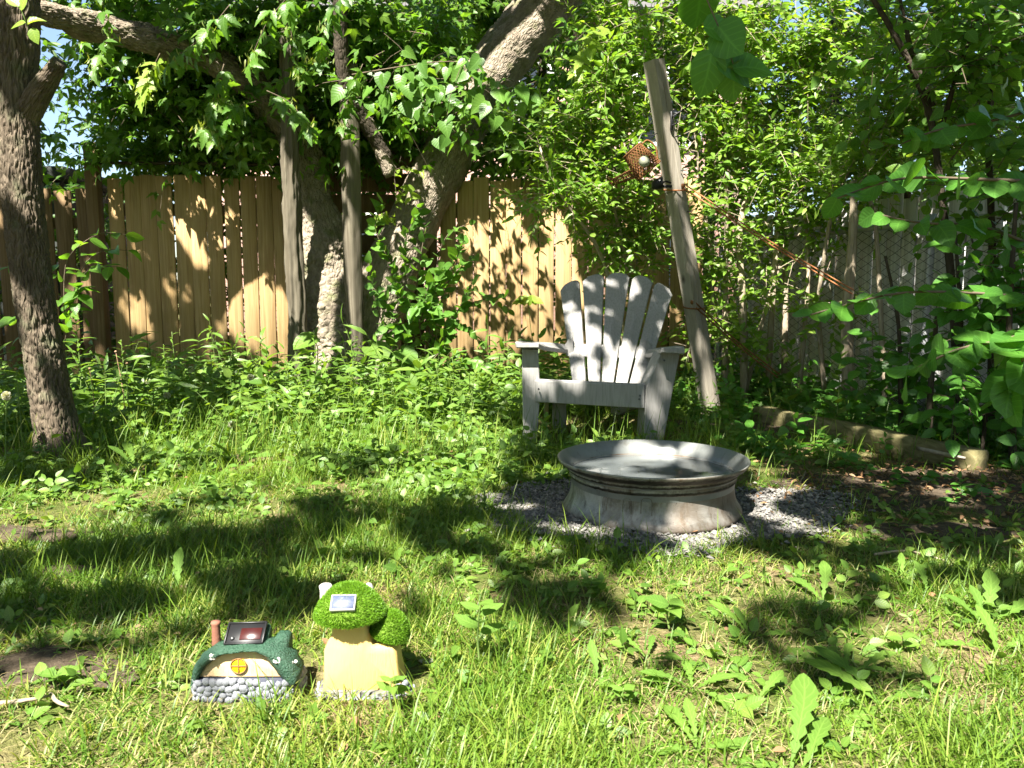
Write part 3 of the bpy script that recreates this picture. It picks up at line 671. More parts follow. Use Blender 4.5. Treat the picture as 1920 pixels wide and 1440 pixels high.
# ------------------------------------------------------------------ trees
def ridges(sc, zs, amp, seed, lump=.0, lsc=4):
    def f(b):
        wv = b + (np.stack([vnoise(b * 14, seed + k) for k in range(3)], 1) - .5) * .05
        f1, f2 = voro(wv * np.array([sc, sc, sc * zs]), seed); e = np.clip((f2 - f1) * 3.2, 0, 1) ** .7
        return (e - .6) * amp + (fbm(b * np.array([sc * 2, sc * 2, sc * .8]), seed + 5) - .5) * amp * .6 + (fbm(b * lsc, seed + 9, 2) - .5) * lump
    return f
def limb(mb, pts, n, m, disp=None):
    """pts: (px, py, Y, radius in pixels)"""
    w_ = [P(a, b, c) for a, b, c, d in pts]; r_ = [d * c / FPX for a, b, c, d in pts]
    return tube(mb, w_, r_, n, m, disp)
def cl(px, py, Y, rw, rh, dp, n):
    c = P(px, py, Y); v = unit(n) * (R.random((n, 1)) ** .4)
    return c + v * np.array([rw * Y / FPX, dp, rh * Y / FPX])
def foliage(cls, L, K, tpl, size, droop=.3, dz=-.1, zs=.6, keep=.1, check=True, **kw):
    O = np.concatenate([cl(*c) for c in cls]); D = unit(len(O), dz, zs)
    ll = L * (.6 + .8 * R.random(len(O)))
    pos, al, nr, tw = sprays(O, D, ll, K, droop, **kw)
    m = clear_of_breaks(pos + al * size * .5, keep) if check else np.ones(len(pos), bool)
    m &= pos[:, 2] > .05
    sz = size * (.65 + .7 * R.random(len(pos)))
    leafs = MB(); scatter(leafs, tpl, pos[m], al[m], nr[m], sz[m])
    if check: tw = tw[clear_of_breaks(tw[:, 2], .1)]
    twigs = MB(); rods(twigs, (tw, np.linspace(1, .4, 4)[None] * .0028 * np.ones((len(tw), 1))), 3)
    return leafs, twigs
def crown_over(t, u0, u1, seed, n):
    """the crown above the yard, with its sun breaks"""
    rs = np.random.default_rng(seed); v = rs.random(n * 2) ** .85 * 12.9 + .2; u = u0 + rs.random(n * 2) * (u1 - u0)
    m = (np.abs(u) < .66 * v + 1.6); u, v = u[m][:n], v[m][:n]
    l = lit(u, v); m = ~l | (rs.random(len(u)) < .012); u, v = u[m], v[m]
    deep = ~in_gaps(u, v, GAPS, .17) & (fbm(np.stack([u, v, u * 0], 1) * 5.5, 71, 3) < .56) & (v + .10 * np.sin(u * 3.1) > 1.84)
    z = 3.8 + 2.2 * rs.random(len(u)) + np.clip(v - 8, 0, 9) * .55
    pos = np.stack([u + SUN[0] / SUN[2] * z, v + SUN[1] / SUN[2] * z, z], 1)
    mb = MB(); al = unit(len(u), -.2, .5); nr = norm(np.array([-.2, -.5, .9]) + rs.normal(size=(len(u), 3)) * .35)
    sz = np.where(deep, .21, .115) * (.7 + .6 * rs.random(len(u)))
    scatter(mb, TINY, pos - al * sz[:, None] * .45, al, nr, sz)
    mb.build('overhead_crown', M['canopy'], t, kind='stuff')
# left trunk
lt = thing('left_tree', 'ridged brown tree trunk at the left edge, flared at its base', 'tree', G(112, 862))
mb = MB(); limb(mb, [(124, 885, 3.8, 60), (118, 855, 3.82, 46), (106, 805, 3.85, 38), (92, 730, 3.86, 34), (70, 600, 3.88, 32), (50, 450, 3.9, 32), (36, 300, 3.92, 33), (30, 180, 3.95, 36), (28, 60, 4, 39), (20, -120, 4.05, 42), (10, -420, 4.1, 38), (30, -900, 4.3, 30)], 560, 160, lambda b, f=ridges(48, .22, .012, 3, .02): f(b) + np.exp(-b[:, 2] / .10) * .035 * (np.sin(np.arctan2(b[:, 1], b[:, 0]) * 5 + 1.2) + .6) + (fbm(b * np.array([9, 9, 2.5]), 71) - .5) * .02)
mb.build('trunk', M['bark'], lt)
mb = MB(); limb(mb, [(42, 235, 3.95, 24), (75, 170, 3.9, 20), (104, 130, 3.85, 15), (112, 116, 3.84, 12)], 90, 40, ridges(40, .4, .008, 4)); mb.build('limb_stub', M['bark'], lt)
mb = MB()
for a in ((-300, -900), (250, -1000), (500, -1300)): limb(mb, [(28, -500, 4.1, 20), ((28 + a[0]) / 2, -800, 3.4, 12), (a[0], a[1], 2.6, 7)], 16, 8)
mb.build('upper_limbs', M['bark'], lt)
crown_over(lt, -8.5, 0, 21, 50000)
# big forked tree
bt = thing('old_maple', 'massive forked old trunk leaning right over the rear fence, furrowed bark', 'tree', (-1.35, 6.7, 0))
mb = MB(); limb(mb, [(650, 735, 6.66, 112), (642, 690, 6.68, 92), (634, 620, 6.7, 76), (622, 550, 6.72, 66), (606, 480, 6.74, 54), (590, 400, 6.76, 42), (574, 330, 6.75, 36), (556, 270, 6.7, 34), (530, 215, 6.62, 32), (490, 172, 6.5, 30), (430, 126, 6.35, 27), (350, 92, 6.2, 25), (250, 66, 6.05, 24), (160, 44, 5.9, 24), (80, 22, 5.75, 22), (-80, -20, 5.5, 18)], 480, 110, ridges(40, .4, .018, 13, .10, 5))
mb.build('left_trunk', M['bark2'], bt)
mb = MB(); limb(mb, [(690, 720, 6.66, 62), (692, 650, 6.68, 58), (705, 580, 6.7, 54), (730, 510, 6.75, 50), (762, 440, 6.82, 45), (800, 360, 6.92, 45), (846, 275, 7.05, 46), (890, 190, 7.2, 46), (940, 110, 7.35, 47), (1000, 40, 7.5, 50), (1060, -40, 7.6, 48), (1140, -160, 7.6, 44), (1180, -420, 7.4, 30)], 420, 120, ridges(42, .4, .010, 23, .05, 5))
mb.build('right_trunk', M['bark2'], bt)
mb = MB(); limb(mb, [(730, 300, 6.4, 11), (690, 240, 6.3, 13), (655, 195, 6.2, 14), (640, 110, 6.1, 13), (636, -40, 6.0, 12)], 80, 14, ridges(30, .4, .008, 33)); mb.build('branch', M['darkbark'], bt)
mb = MB(); limb(mb, [(735, 330, 6.4, 13), (700, 250, 6.35, 13), (672, 205, 6.3, 12)], 40, 14, ridges(30, .4, .006, 34)); mb.build('branch', M['bark2'], bt)
mb = MB(); limb(mb, [(600, 340, 6.7, 16), (575, 250, 6.75, 20), (560, 160, 6.8, 16), (566, 40, 6.8, 15), (560, -60, 6.8, 14)], 60, 16, ridges(30, .4, .008, 35)); mb.build('branch', M['bark2'], bt)
mb = MB()
for a in ((200, -1200, 4.6), (2100, -1700, 3.4), (1000, -1300, 2.6)): limb(mb, [(1170, -350, 7.4, 26), ((1150 + a[0]) / 2, -800, 5.6, 16), (*a, 9)], 16, 8)
mb.build('upper_limbs', M['bark2'], bt)
crown_over(bt, 0, 8.5, 22, 50000)
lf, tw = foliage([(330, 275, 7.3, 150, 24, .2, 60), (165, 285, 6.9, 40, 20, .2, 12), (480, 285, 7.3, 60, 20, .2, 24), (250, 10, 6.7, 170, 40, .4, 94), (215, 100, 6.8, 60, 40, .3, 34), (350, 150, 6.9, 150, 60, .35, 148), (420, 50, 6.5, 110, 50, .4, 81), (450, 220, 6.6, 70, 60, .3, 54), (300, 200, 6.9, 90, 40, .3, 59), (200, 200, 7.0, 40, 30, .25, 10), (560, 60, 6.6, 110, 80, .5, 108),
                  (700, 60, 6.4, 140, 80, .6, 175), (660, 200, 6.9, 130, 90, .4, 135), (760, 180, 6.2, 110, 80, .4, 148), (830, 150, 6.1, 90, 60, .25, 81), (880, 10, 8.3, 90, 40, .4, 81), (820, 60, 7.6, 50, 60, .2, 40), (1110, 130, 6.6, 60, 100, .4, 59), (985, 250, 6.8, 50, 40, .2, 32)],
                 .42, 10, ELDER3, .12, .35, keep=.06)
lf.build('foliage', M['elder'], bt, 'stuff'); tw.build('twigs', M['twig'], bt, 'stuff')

N_ = 9000; a = R.random(N_) * 6.283; O_ = np.stack([np.cos(a) * (8.6 + 1.5 * R.random(N_)), 1 + np.sin(a) * (9 + 1.5 * R.random(N_)), 7.8 * R.random(N_) ** .8], 1)
O_ = O_[(O_[:, 1] < 5) & ~((np.abs(O_[:, 0]) < .8 * O_[:, 1] + 1) & (O_[:, 1] > 0))]
mb = MB(); scatter(mb, OVATE, O_, unit(len(O_), -.2), unit(len(O_), .3), .55 * (.6 + .6 * R.random(len(O_)))); mb.build('sky_blocking_belt', M['far'], None, 'stuff')  # unseen leaf belt added beside and behind the camera to cut skylight in the shade
hd = thing('gap_backing', 'dark leaf mass added close behind the rear board fences to darken their gaps', 'gap_backing', (-1, 7.7, 0))  # leaf backing added so the gaps between the boards come out dark
N_ = 1100; O_ = np.stack([-5.2 + 7.6 * R.random(N_), 7.5 + .5 * R.random(N_), .05 + 1.75 * R.random(N_)], 1)
pos, al, nr, tw_ = sprays(O_, unit(N_, .1, .6), .3, 8, .1); mb = MB(); scatter(mb, SMALL, pos, al, nr, .11); mb.build('foliage', M['far'], hd, 'stuff')
mb = MB(); rods(mb, (tw_[::3], np.full((len(tw_[::3]), 4), .003)), 3); mb.build('twigs', M['twig'], hd, 'stuff')
# small leafed understory and trees behind the fence
def far_tree(label, cls, trunk, L=.5, K=12, size=.12, mat='far', tpl=SMALL, group='trees beyond the rear fence', cat='tree', name='background_tree', th_=10):
    b = P(trunk[0][0], 600, trunk[0][2]); b[2] = 0
    t = thing(name, label, cat, b, group)
    mb = MB(); w_ = [np.array([P(trunk[0][0], 600, trunk[0][2])[0], trunk[0][2], -.05])] + [P(*q[:3]) for q in trunk]
    tube(mb, w_, [trunk[0][3] * trunk[0][2] / FPX * 1.15] + [q[3] * q[2] / FPX for q in trunk], 30, th_); mb.build('trunk', M['darkbark'], t)
    lf, tw = foliage(cls, L, K, tpl, size, .3, check=False, njit=.7); lf.build('foliage', M[mat], t, 'stuff'); tw.build('twigs', M['twig'], t, 'stuff'); return t
far_tree('dense dark leafy tree directly behind the forked trunk', [(640, 240, 8.6, 170, 90, .6, 170), (700, 110, 9, 190, 110, .8, 170), (760, 0, 9.5, 240, 50, .6, 90)], [(640, 300, 8.8, 9), (650, 60, 8.8, 7)])
far_tree('leafy tree above the right board fence, left of the leaning post', [(960, 250, 8.4, 150, 80, .5, 150), (1050, 120, 9, 160, 120, .7, 150), (1040, 0, 9.5, 160, 50, .6, 60), (1130, 280, 8.6, 90, 50, .4, 30)], [(1010, 320, 8.8, 9), (1020, 80, 8.8, 7)])
far_tree('leafy tree with sky gaps behind the honeysuckle', [(1300, 140, 9, 150, 120, .8, 150), (1420, 280, 8.8, 110, 90, .6, 80)], [(1330, 300, 9.2, 10), (1345, 60, 9.2, 8)])
far_tree('thin leafed tree over the far left fence, sky showing through', [(330, 60, 8.2, 190, 70, .6, 70), (470, 170, 8.2, 90, 110, .5, 70), (250, 230, 7.9, 60, 40, .3, 16), (40, 150, 8.4, 50, 120, .4, 40), (360, 270, 7.8, 140, 34, .3, 34)], [(560, 300, 8.6, 7), (520, 60, 8.4, 5)])
far_tree('bushy tree past the side fence at the right', [(1620, 290, 8.4, 150, 70, .6, 120), (1800, 260, 7.6, 150, 90, .6, 110), (1900, 40, 7.6, 140, 90, .5, 90), (1740, 20, 8, 110, 60, .5, 60)], [(1700, 360, 8.4, 8), (1700, 150, 8.4, 6)])
far_tree('dark spruce with blue sky breaks at upper right', [(1565, 150, 10.5, 60, 190, .5, 120), (1480, 240, 11, 110, 90, .6, 110), (1660, 60, 10.5, 80, 90, .5, 80)], [(1565, 330, 10.5, 14), (1562, -60, 10.5, 11)], .5, 26, .075, 'spruce', name='spruce_tree', group=None)

# ------------------------------------------------------------------ honeysuckle thicket and saplings on the right
def shrub(name, label, base, stems, cls, L, K, tpl, size, mat, smat, sr=.011, cat='shrub', group=None, droop=.1, keep=.1, check=False, **kw):
    t = thing(name, label, cat, base, group)
    for st in stems:
        pts = [P(*q[:3]) for q in st]; k = len(pts)
        pts = [p + (R.normal(size=3) * .012 if 0 < i < k - 1 else 0) for i, p in enumerate(pts)]
        r0 = st[0][3] * st[0][2] / FPX if len(st[0]) > 3 else sr
        mb = MB(); tube(mb, pts, np.linspace(r0, r0 * .5, k), 26, 7, lambda b: (fbm(b * 30, 3, 2) - .5) * r0 * .35); mb.build('stem', M[smat], t)
    lf, tw = foliage(cls, L, K, tpl, size, droop, check=check, **kw)
    lf.build('foliage', M[mat], t, 'stuff'); tw.build('twigs', M['palestem' if smat == 'palestem' else 'twig'], t, 'stuff'); return t
HK = dict(dz=.35, zs=1., jit=.35, down=.05, njit=.5)
shrub('honeysuckle_shrub', 'sunlit honeysuckle shrub spilling over the right end of the board fence', G(1180, 720), 
      [[(1175, 700, 5.7, 5), (1185, 560, 5.6), (1160, 420, 5.5), (1120, 300, 5.4)], [(1165, 690, 5.7, 4), (1165, 480, 5.55), (1145, 330, 5.5), (1150, 180, 5.4)], [(1190, 690, 5.7, 4), (1120, 450, 5.4), (1040, 370, 5.3), (1010, 270, 5.3)]],
      [(1130, 330, 5.45, 110, 90, .3, 168), (1180, 450, 5.6, 80, 90, .25, 112), (1060, 260, 5.4, 70, 60, .25, 56), (1150, 180, 5.5, 90, 100, .3, 125), (1140, 60, 5.5, 80, 70, .3, 70), (1170, 640, 5.7, 30, 60, .2, 28), (1050, 385, 5.35, 50, 40, .2, 36)],
      .3, 12, SMALL, .062, 'honey', 'palestem', check=True, keep=.3, **HK)
shrub('honeysuckle_shrub', 'tall pale stemmed honeysuckle just right of the leaning post', G(1400, 745),
      [[(1395, 745, 5.5, 8), (1392, 600, 5.5), (1385, 420, 5.55), (1425, 320, 5.6), (1400, 200, 5.6), (1380, 150, 5.6)], [(1360, 730, 5.6, 6), (1365, 560, 5.6), (1362, 400, 5.6), (1360, 250, 5.6)],
       [(1440, 720, 5.6, 6), (1455, 500, 5.6), (1462, 380, 5.65), (1490, 300, 5.7), (1510, 260, 5.7)], [(1320, 720, 5.7, 4), (1340, 520, 5.7), (1310, 330, 5.7), (1295, 120, 5.7)], [(1395, 745, 5.55, 5), (1440, 560, 5.6), (1490, 420, 5.6)],
       [(1470, 700, 5.65, 6), (1480, 520, 5.7), (1460, 240, 5.8), (1540, 90, 5.8)]],
      [(1320, 200, 5.65, 100, 140, .3, 182), (1330, 420, 5.65, 70, 120, .25, 125), (1420, 330, 5.65, 90, 110, .3, 154), (1430, 500, 5.6, 60, 90, .2, 70), (1420, 120, 5.8, 120, 110, .3, 154), (1330, 40, 5.6, 110, 60, .3, 84), (1340, 600, 5.7, 60, 80, .25, 70), (1400, 640, 5.5, 50, 50, .2, 28)],
      .3, 12, SMALL, .062, 'honey', 'palestem', check=True, keep=.3, **HK)
shrub('honeysuckle_shrub', 'leafy honeysuckle growing through the chain link under the upper right branches', G(1600, 720),
      [[(1592, 735, 5.0, 13), (1590, 600, 5.0), (1592, 450, 5.0), (1600, 340, 5.05)], [(1660, 760, 4.8, 6), (1655, 560, 4.9), (1640, 380, 5.0), (1610, 330, 5.1)], [(1545, 730, 5.3, 5), (1530, 560, 5.3), (1560, 400, 5.3), (1585, 330, 5.35), (1620, 240, 5.4)],
       [(1500, 720, 5.5, 5), (1520, 500, 5.5), (1500, 300, 5.6)]],
      [(1530, 200, 5.7, 90, 120, .3, 154), (1560, 60, 5.6, 120, 80, .3, 125), (1620, 330, 5.2, 80, 70, .25, 84), (1520, 380, 5.5, 60, 70, .2, 61), (1700, 200, 5.0, 110, 120, .3, 190), (1820, 230, 5.0, 110, 110, .25, 110), (1560, 560, 5.3, 70, 60, .15, 19)],
      .3, 12, SMALL, .06, 'honey', 'palestem', check=True, keep=.3, **HK)
shrub('dark_tree', 'dark forking branches of a small tree at upper right', G(1790, 780),
      [[(1800, 790, 4.3, 8), (1780, 500, 4.3), (1748, 210, 4.3), (1700, 100, 4.2), (1640, 20, 4.2), (1600, -60, 4.2)], [(1748, 200, 4.3, 6), (1700, 80, 4.3), (1680, -40, 4.3)], [(1760, 260, 4.3, 5), (1800, 130, 4.2), (1840, 20, 4.1)], [(1860, 800, 4.1, 8), (1860, 420, 4.1), (1845, 200, 4.1), (1880, 60, 4.0)]],
      [(1680, 90, 4.3, 90, 100, .3, 26), (1830, 110, 4.1, 110, 120, .3, 80), (1850, 300, 4.0, 90, 100, .25, 44), (1890, 420, 3.9, 40, 80, .15, 16)],
      .35, 10, OVATE, .07, 'elder', 'darkbark', cat='tree', dz=.0, zs=.7, check=True)
shrub('thin_saplings', 'thin dark saplings in deep shade behind the lilac leaves at the right edge', G(1880, 850),
      [[(1740, 840, 3.9, 7), (1742, 700, 3.9), (1760, 560, 3.9)], [(1790, 850, 3.8, 6), (1800, 640, 3.85), (1790, 420, 3.9)], [(1900, 870, 3.6, 8), (1890, 640, 3.6), (1905, 380, 3.6)], [(1690, 800, 4.2, 5), (1685, 600, 4.2), (1660, 480, 4.2)], [(1840, 860, 3.7, 4), (1850, 600, 3.8), (1820, 440, 3.8)]],
      [(1880, 560, 3.7, 60, 120, .15, 40), (1700, 700, 4.2, 70, 60, .2, 22), (1850, 760, 3.7, 80, 50, .15, 26)],
      .3, 9, OVATE, .075, 'lilac', 'darkbark', cat='saplings', dz=.1, zs=.8)
# flowers on the honeysuckle are left to pinkish buds joined with its leaves
# understory between fence and log
def ground_leaves(n, xf, hmin, hmax, K, tpl, size, mat, name, parent=None, up=1.2, stemr=.0016, kind='stuff', side=1.2):
    x, y = xf(n); ok = (gravel_d(x, y) > 1.02) & ~house_zone(x, y) & ~(chair_zone(x, y) & (R.random(len(x)) < (.93 if hmax < .2 else 1))) & ~(beam_zone(x, y) & (R.random(len(x)) < .88)); x, y = x[ok], y[ok]
    O = np.stack([x, y, gz(x, y)], 1); D = unit(len(O), up, .6); L = (hmin + (hmax - hmin) * R.random(len(O)) ** 1.6) * (.35 + 1.3 * vnoise(np.stack([x * 2.2, y * 2.2, x * 0 + hmax * 10], 1), 55))
    pos, al, nr, tw = sprays(O, D, L, K, .05, side, .4, .0, (-.1, -.35, .9), .4)
    al[:, 2] *= .5
    sz = size * (.6 + .8 * R.random(len(pos)))
    mb = MB(); scatter(mb, tpl, pos, al, nr, sz); mb.build(name, M[mat], parent, kind)
    mb = MB(); rods(mb, (tw, np.linspace(1, .5, 4)[None] * stemr * np.ones((len(O), 1))), 3); mb.build('weed_stems', M['stem'], parent, kind)
def chair_zone(x, y): return (np.abs(x - .43) < .40) & (y > 4.0) & (y < 5.05)
def beam_zone(x, y): t_ = np.clip((4.75 - y) / 1.35, 0, 1); return (x > 1.2 + .45 * t_) & (x < 1.62 + .55 * t_) & (y > 3.2) & (y < 4.8)
def house_zone(x, y):
    return (((x + .53) / .14) ** 2 + ((y - 1.56) / .085) ** 2 < 1) | (((x + .285) / .125) ** 2 + ((y - 1.575) / .085) ** 2 < 1)
def area(pts, soft=.0):
    """random ground points in blobs given as (px, py, rx px, ry px, weight)"""
    W = np.array([p[4] for p in pts], float); W /= W.sum()
    def f(n):
        i = R.choice(len(pts), n, p=W); a = R.random(n) * 2 * np.pi; r = R.random(n) ** .5
        q = np.array(pts)[i]; px = q[:, 0] + q[:, 2] * r * np.cos(a); py = q[:, 1] + q[:, 3] * r * np.sin(a)
        g = np.array([G(a_, b_) for a_, b_ in zip(px, py)]); return g[:, 0], g[:, 1]
    return f
def zone(x0, x1, y0, y1, pw=1., clump=0.):
    def f(n):
        N = n * 4; y = y0 + (y1 - y0) * R.random(N) ** pw; x = x0 + (x1 - x0) * R.random(N)
        m = (np.abs(x) < .66 * y + .25) & (earth_d(x, y) > R.random(N) * 1.3)
        if clump: m &= vnoise(np.stack([x * 3.2, y * 3.2, x * 0], 1), 77) > R.random(N) * clump
        i = np.flatnonzero(m)[:n]; return x[i], y[i]
    return f
ground_leaves(1900, zone(-4.6, -.2, 4.0, 6.7, .9, .9), .06, .32, 8, OVATE, .046, 'weed', 'weed_patch')
ground_leaves(1700, zone(-3.2, .7, 2.9, 4.6, 1, .9), .03, .15, 6, OVATE, .038, 'weed', 'weed_patch')
ground_leaves(700, zone(-.2, 1.6, 3.5, 6.8, 1, .7), .05, .24, 8, SMALL, .05, 'weed', 'weed_patch')
ground_leaves(1100, zone(-2.6, 2.6, 1.3, 3.2, .8, 1.1), .02, .06, 4, OVATE, .03, 'weed', 'weed_patch')
ground_leaves(800, zone(-2.6, 2.6, 1.3, 3.4, .8, 1.1), .015, .045, 1, CLOVER, .035, 'weed', 'clover_patch')
ground_leaves(330, zone(-3.3, .7, 4.3, 6.4, 1, .8), .22, .5, 14, LANCE, .10, 'weed', 'tall_weed_patch', up=2.5, stemr=.0022)
ground_leaves(240, zone(-3.0, .6, 4.2, 6.4, 1, .9), .18, .42, 12, OVATE, .06, 'weed', 'tall_weed_patch', up=2.5, stemr=.0022)
ground_leaves(1500, zone(-3.6, .2, 5.7, 6.95, .7), .03, .13, 8, SMALL, .06, 'dark_cover', 'periwinkle_cover')
ground_leaves(640, zone(1.1, 3.2, 3.7, 6.8, 1), .06, .34, 9, OVATE, .06, 'lilac', 'understory')
ground_leaves(260, zone(1.5, 2.9, 2.9, 4.4, 1), .03, .16, 6, OVATE, .045, 'lilac', 'understory')

# ------------------------------------------------------------------ posts, timber
def timber(mb, pts, hw, hd, ang, n=40, bev=.16, disp=.004, sc=12, taper=None, split=None):
    """squared post: pts bottom -> top, section hw x hd turned by ang; optional lengthwise crack"""
    p, s_, d = resample(pts, [1] * len(pts), n); T = norm(np.gradient(p, axis=0))
    X = norm(np.array([math.cos(ang), math.sin(ang), 0]) - T * (T @ np.array([math.cos(ang), math.sin(ang), 0]))[:, None]); Y = np.cross(T, X)
    sec = []
    for (a, b) in ((1, 0), (0, 1), (-1, 0), (0, -1)):
        pass
    prof = np.array([(1 - bev, -1), (1, -1 + bev), (1, -.3), (1, .3), (1, 1 - bev), (1 - bev, 1), (.3, 1), (-.3, 1), (-1 + bev, 1), (-1, 1 - bev), (-1, .3), (-1, -.3), (-1 + bev, -1), (-.35, -1), (-.06, -1), (0, -.86), (.06, -1), (.35, -1)])
    if split is None: prof[15] = (0, -1)
    m = len(prof); tp = np.ones(n) if taper is None else np.interp(d / d[-1], *zip(*taper))
    v = p[:, None] + X[:, None] * (prof[None, :, :1] * hw * tp[:, None, None]) + Y[:, None] * (prof[None, :, 1:] * hd * tp[:, None, None])
    v = v.reshape(-1, 3); q0 = np.stack([np.tile(prof[:, 0] * hw, n), np.tile(prof[:, 1] * hd, n), np.repeat(d, m)], 1)
    v = v + norm(v - np.repeat(p, m, 0)) * ((fbm(q0 * np.array([sc * 3, sc * 3, sc * .4]), 3) - .5) * 2 * disp)[:, None]
    v = np.r_[v, p[:1], p[-1:]]; e = n * m; j = np.arange(m); j2 = (j + 1) % m
    t = np.r_[np.stack([np.full(m, e), j2, j], 1), np.stack([np.full(m, e + 1), (n - 1) * m + j, (n - 1) * m + j2], 1)]
    return mb.add(v, t, grid_q(n, m, True), np.r_[q0, q0[:1], q0[-1:]])
po = thing('split_post', 'weathered grey split rail post, left of two old posts by the trunk', 'post', G(558, 720))
mb = MB(); tube(mb, [P(562, 735, 6.3), P(556, 560, 6.28), P(548, 400, 6.25), P(542, 200, 6.22), P(538, 40, 6.2), P(536, -60, 6.2)], [.08, .078, .08, .07, .062, .06], 200, 56,
     lambda b: -np.abs(np.sin(np.arctan2(b[:, 1], b[:, 0]) * 4 + fbm(b * 3, 4) * 3)) ** .5 * .02 + (fbm(b * np.array([60, 60, 5]), 6) - .5) * .03 + (fbm(b * np.array([6, 6, 3]), 7) - .5) * .04)
mb.build('shaft', M['oldwood'], po)
po2 = thing('square_post', 'square grey timber post with a pointed rotten foot beside the forked trunk', 'post', G(668, 712))
mb = MB(); timber(mb, [P(671, 716, 6.3), P(668, 690, 6.3), P(662, 500, 6.28), P(657, 300, 6.25), P(652, 120, 6.2)], .054, .054, .75, 140, .12, .010, 11, [(0, .45), (.03, .55), (.055, 1.05), (.075, 1), (1, 1)])
mb.build('shaft', M['oldwood'], po2)
lp = thing('leaning_post', 'tall pale weathered timber post leaning left above the chair, cracked lengthwise', 'post', G(1337, 772))
LB, LT = P(1336, 790, 5.15), P(1226, 114, 5.0)
mb = MB(); timber(mb, [LB, LB * .5 + LT * .5, LT],   .046, .046, .62, 40, .05, .0018, 10, None, True); mb.build('shaft', M['postwood'], lp, smooth=False)
ax = norm(LT - LB)
def lpt(f, dx=0., dy=0.): return LB + (LT - LB) * f + np.array([dx, dy, 0])
for f in (.86, .80, .71, .60):
    mb = MB(); c = lpt(f, .048, -.03); tube(mb, [c, c + np.array([.03, -.02, .003])], [.004, .004], 4, 6); mb.build('screw_eye', M['screw'], lp)
mb = MB()
for f in (.655, .655):
    th_ = np.linspace(0, 2 * np.pi, 24); cc = lpt(f); pts = cc + np.stack([np.cos(th_) * .066, np.sin(th_) * .066, np.cos(th_) * .012], 1); tube(mb, pts, [.0022] * 24, 40, 5, caps=False); break
mb.build('wire_tie', M['screw'], lp)
hk = thing('iron_hook', 'small black iron bracket screwed near the top of the leaning post', 'bracket', lpt(.83))
mb = MB(); c = lpt(.85, .042, -.045); box(mb, c + [0, 0, -.02], (.008, .006, .055), bev=.002); mb.build('plate', M['black'], hk)
mb = MB(); tube(mb, [c + [0, -.01, .0], c + [.05, -.02, .03], c + [.09, -.02, .055]], [.005] * 3, 10, 6); tube(mb, [c + [0, -.01, -.05], c + [.025, -.03, -.045], c + [.03, -.03, -.02]], [.005] * 3, 10, 6); mb.build('arm', M['black'], hk)
lampp = thing('clamp_lamp', 'small black clip lamp wired to the left side of the leaning post', 'lamp', lpt(.655, -.11))
c = P(1238, 345, 4.95)
mb = MB(); lathe(mb, [(0, -.03), (.018, -.03), (.028, -.02), (.036, .015), (.038, .03), (.034, .03), (.03, .015), (0, .01)], 20); 
mb.v[-1] = (mb.v[-1] @ np.array([[0, 0, -1.], [0, 1, 0], [1, 0, .25]])) + c + [-.02, 0, 0]; mb.build('shade', M['black'], lampp)
mb = MB(); tube(mb, [c + [.0, 0, -.005], c + [.03, .01, .02], c + [.07, .03, .01]], [.006] * 3, 10, 6); box(mb, c + [.045, .015, -.012], (.03, .01, .008)); mb.build('clip', M['black'], lampp)

# hanging rusty watering can lantern
hc = P(1200, 300, 4.92); wc = thing('watering_can', 'rusty openwork watering can hanging by a wire beside the leaning post', 'watering can', hc)
ta = .72                                     # hangs tipped over
RX = np.array([math.cos(ta), 0, math.sin(ta)]); RZ = np.array([-math.sin(ta), 0, math.cos(ta)]); RY = np.array([0, 1., 0])
def wv(p): p = np.asarray(p, float); return hc + p[..., :1] * RX + p[..., 1:2] * RY + p[..., 2:3] * RZ
def lattice(mb, prof, n, wr, m=4):
    th_ = np.linspace(0, 2 * np.pi, n, endpoint=False); K = 12
    for sg in (1, -1):
        f = np.linspace(0, 1, K); a = th_[:, None] + sg * f[None] * 1.6
        r_ = np.interp(f, prof[0], prof[1]); z_ = np.interp(f, prof[0], prof[2])
        pts = np.stack([r_ * np.cos(a), r_ * np.sin(a), z_ + 0 * a], -1); rods(mb, (wv(pts), np.full((n, K), wr)), 3)
mb = MB(); lattice(mb, ([0, 1], [.085, .062], [-.085, .075]), 22, .0032)
for z_, r_ in ((-.085, .086), (.075, .063)):
    a = np.linspace(0, 2 * np.pi, 40); tube(mb, wv(np.stack([np.cos(a) * r_, np.sin(a) * r_, a * 0 + z_], 1)), [.0045] * 40, 50, 6, caps=False)
mb.build('body', M['rust'], wc)
mb = MB()
a = np.linspace(0, 2 * np.pi, 8, endpoint=False); pts = np.stack([np.stack([-.07 - f * .14 + 0 * a, np.cos(a) * (.032 - .014 * f + .03 * (f > .95)), -.04 + f * .05 + np.sin(a) * (.032 - .014 * f + .03 * (f > .95))], 1) for f in np.linspace(0, 1, 10)], 0)
rods(mb, (wv(pts.transpose(1, 0, 2)), np.full((8, 10), .003)), 3)
for i in range(0, 10, 1): tube(mb, wv(np.r_[pts[i], pts[i][:1]]), [.0026] * 9, 18, 4, caps=False)
mb.build('spout', M['rust'], wc)
mb = MB(); tube(mb, wv([(.07, 0, .06), (.11, 0, .07), (.125, 0, .0), (.08, 0, -.07)]), [.005] * 4, 26, 6); mb.build('handle', M['rust'], wc)
mb = MB(); lathe(mb, [(.001, -.033)] + [(.033 * math.sin(a), -.033 * math.cos(a)) for a in np.linspace(.15, math.pi - .15, 12)] + [(.001, .033)], 20)
mb.v[0] = mb.v[0] + P(1208, 303, 4.83); mb.build('glass_ball', M['glassball'], wc)
mb = MB(); tube(mb, [P(1197, 264, 4.92), P(1203, 250, 4.94), P(1222, 254, 4.96), P(1232, 250, 5.0)], [.003] * 4, 20, 5); mb.build('hanger_wire', M['screw'], wc)

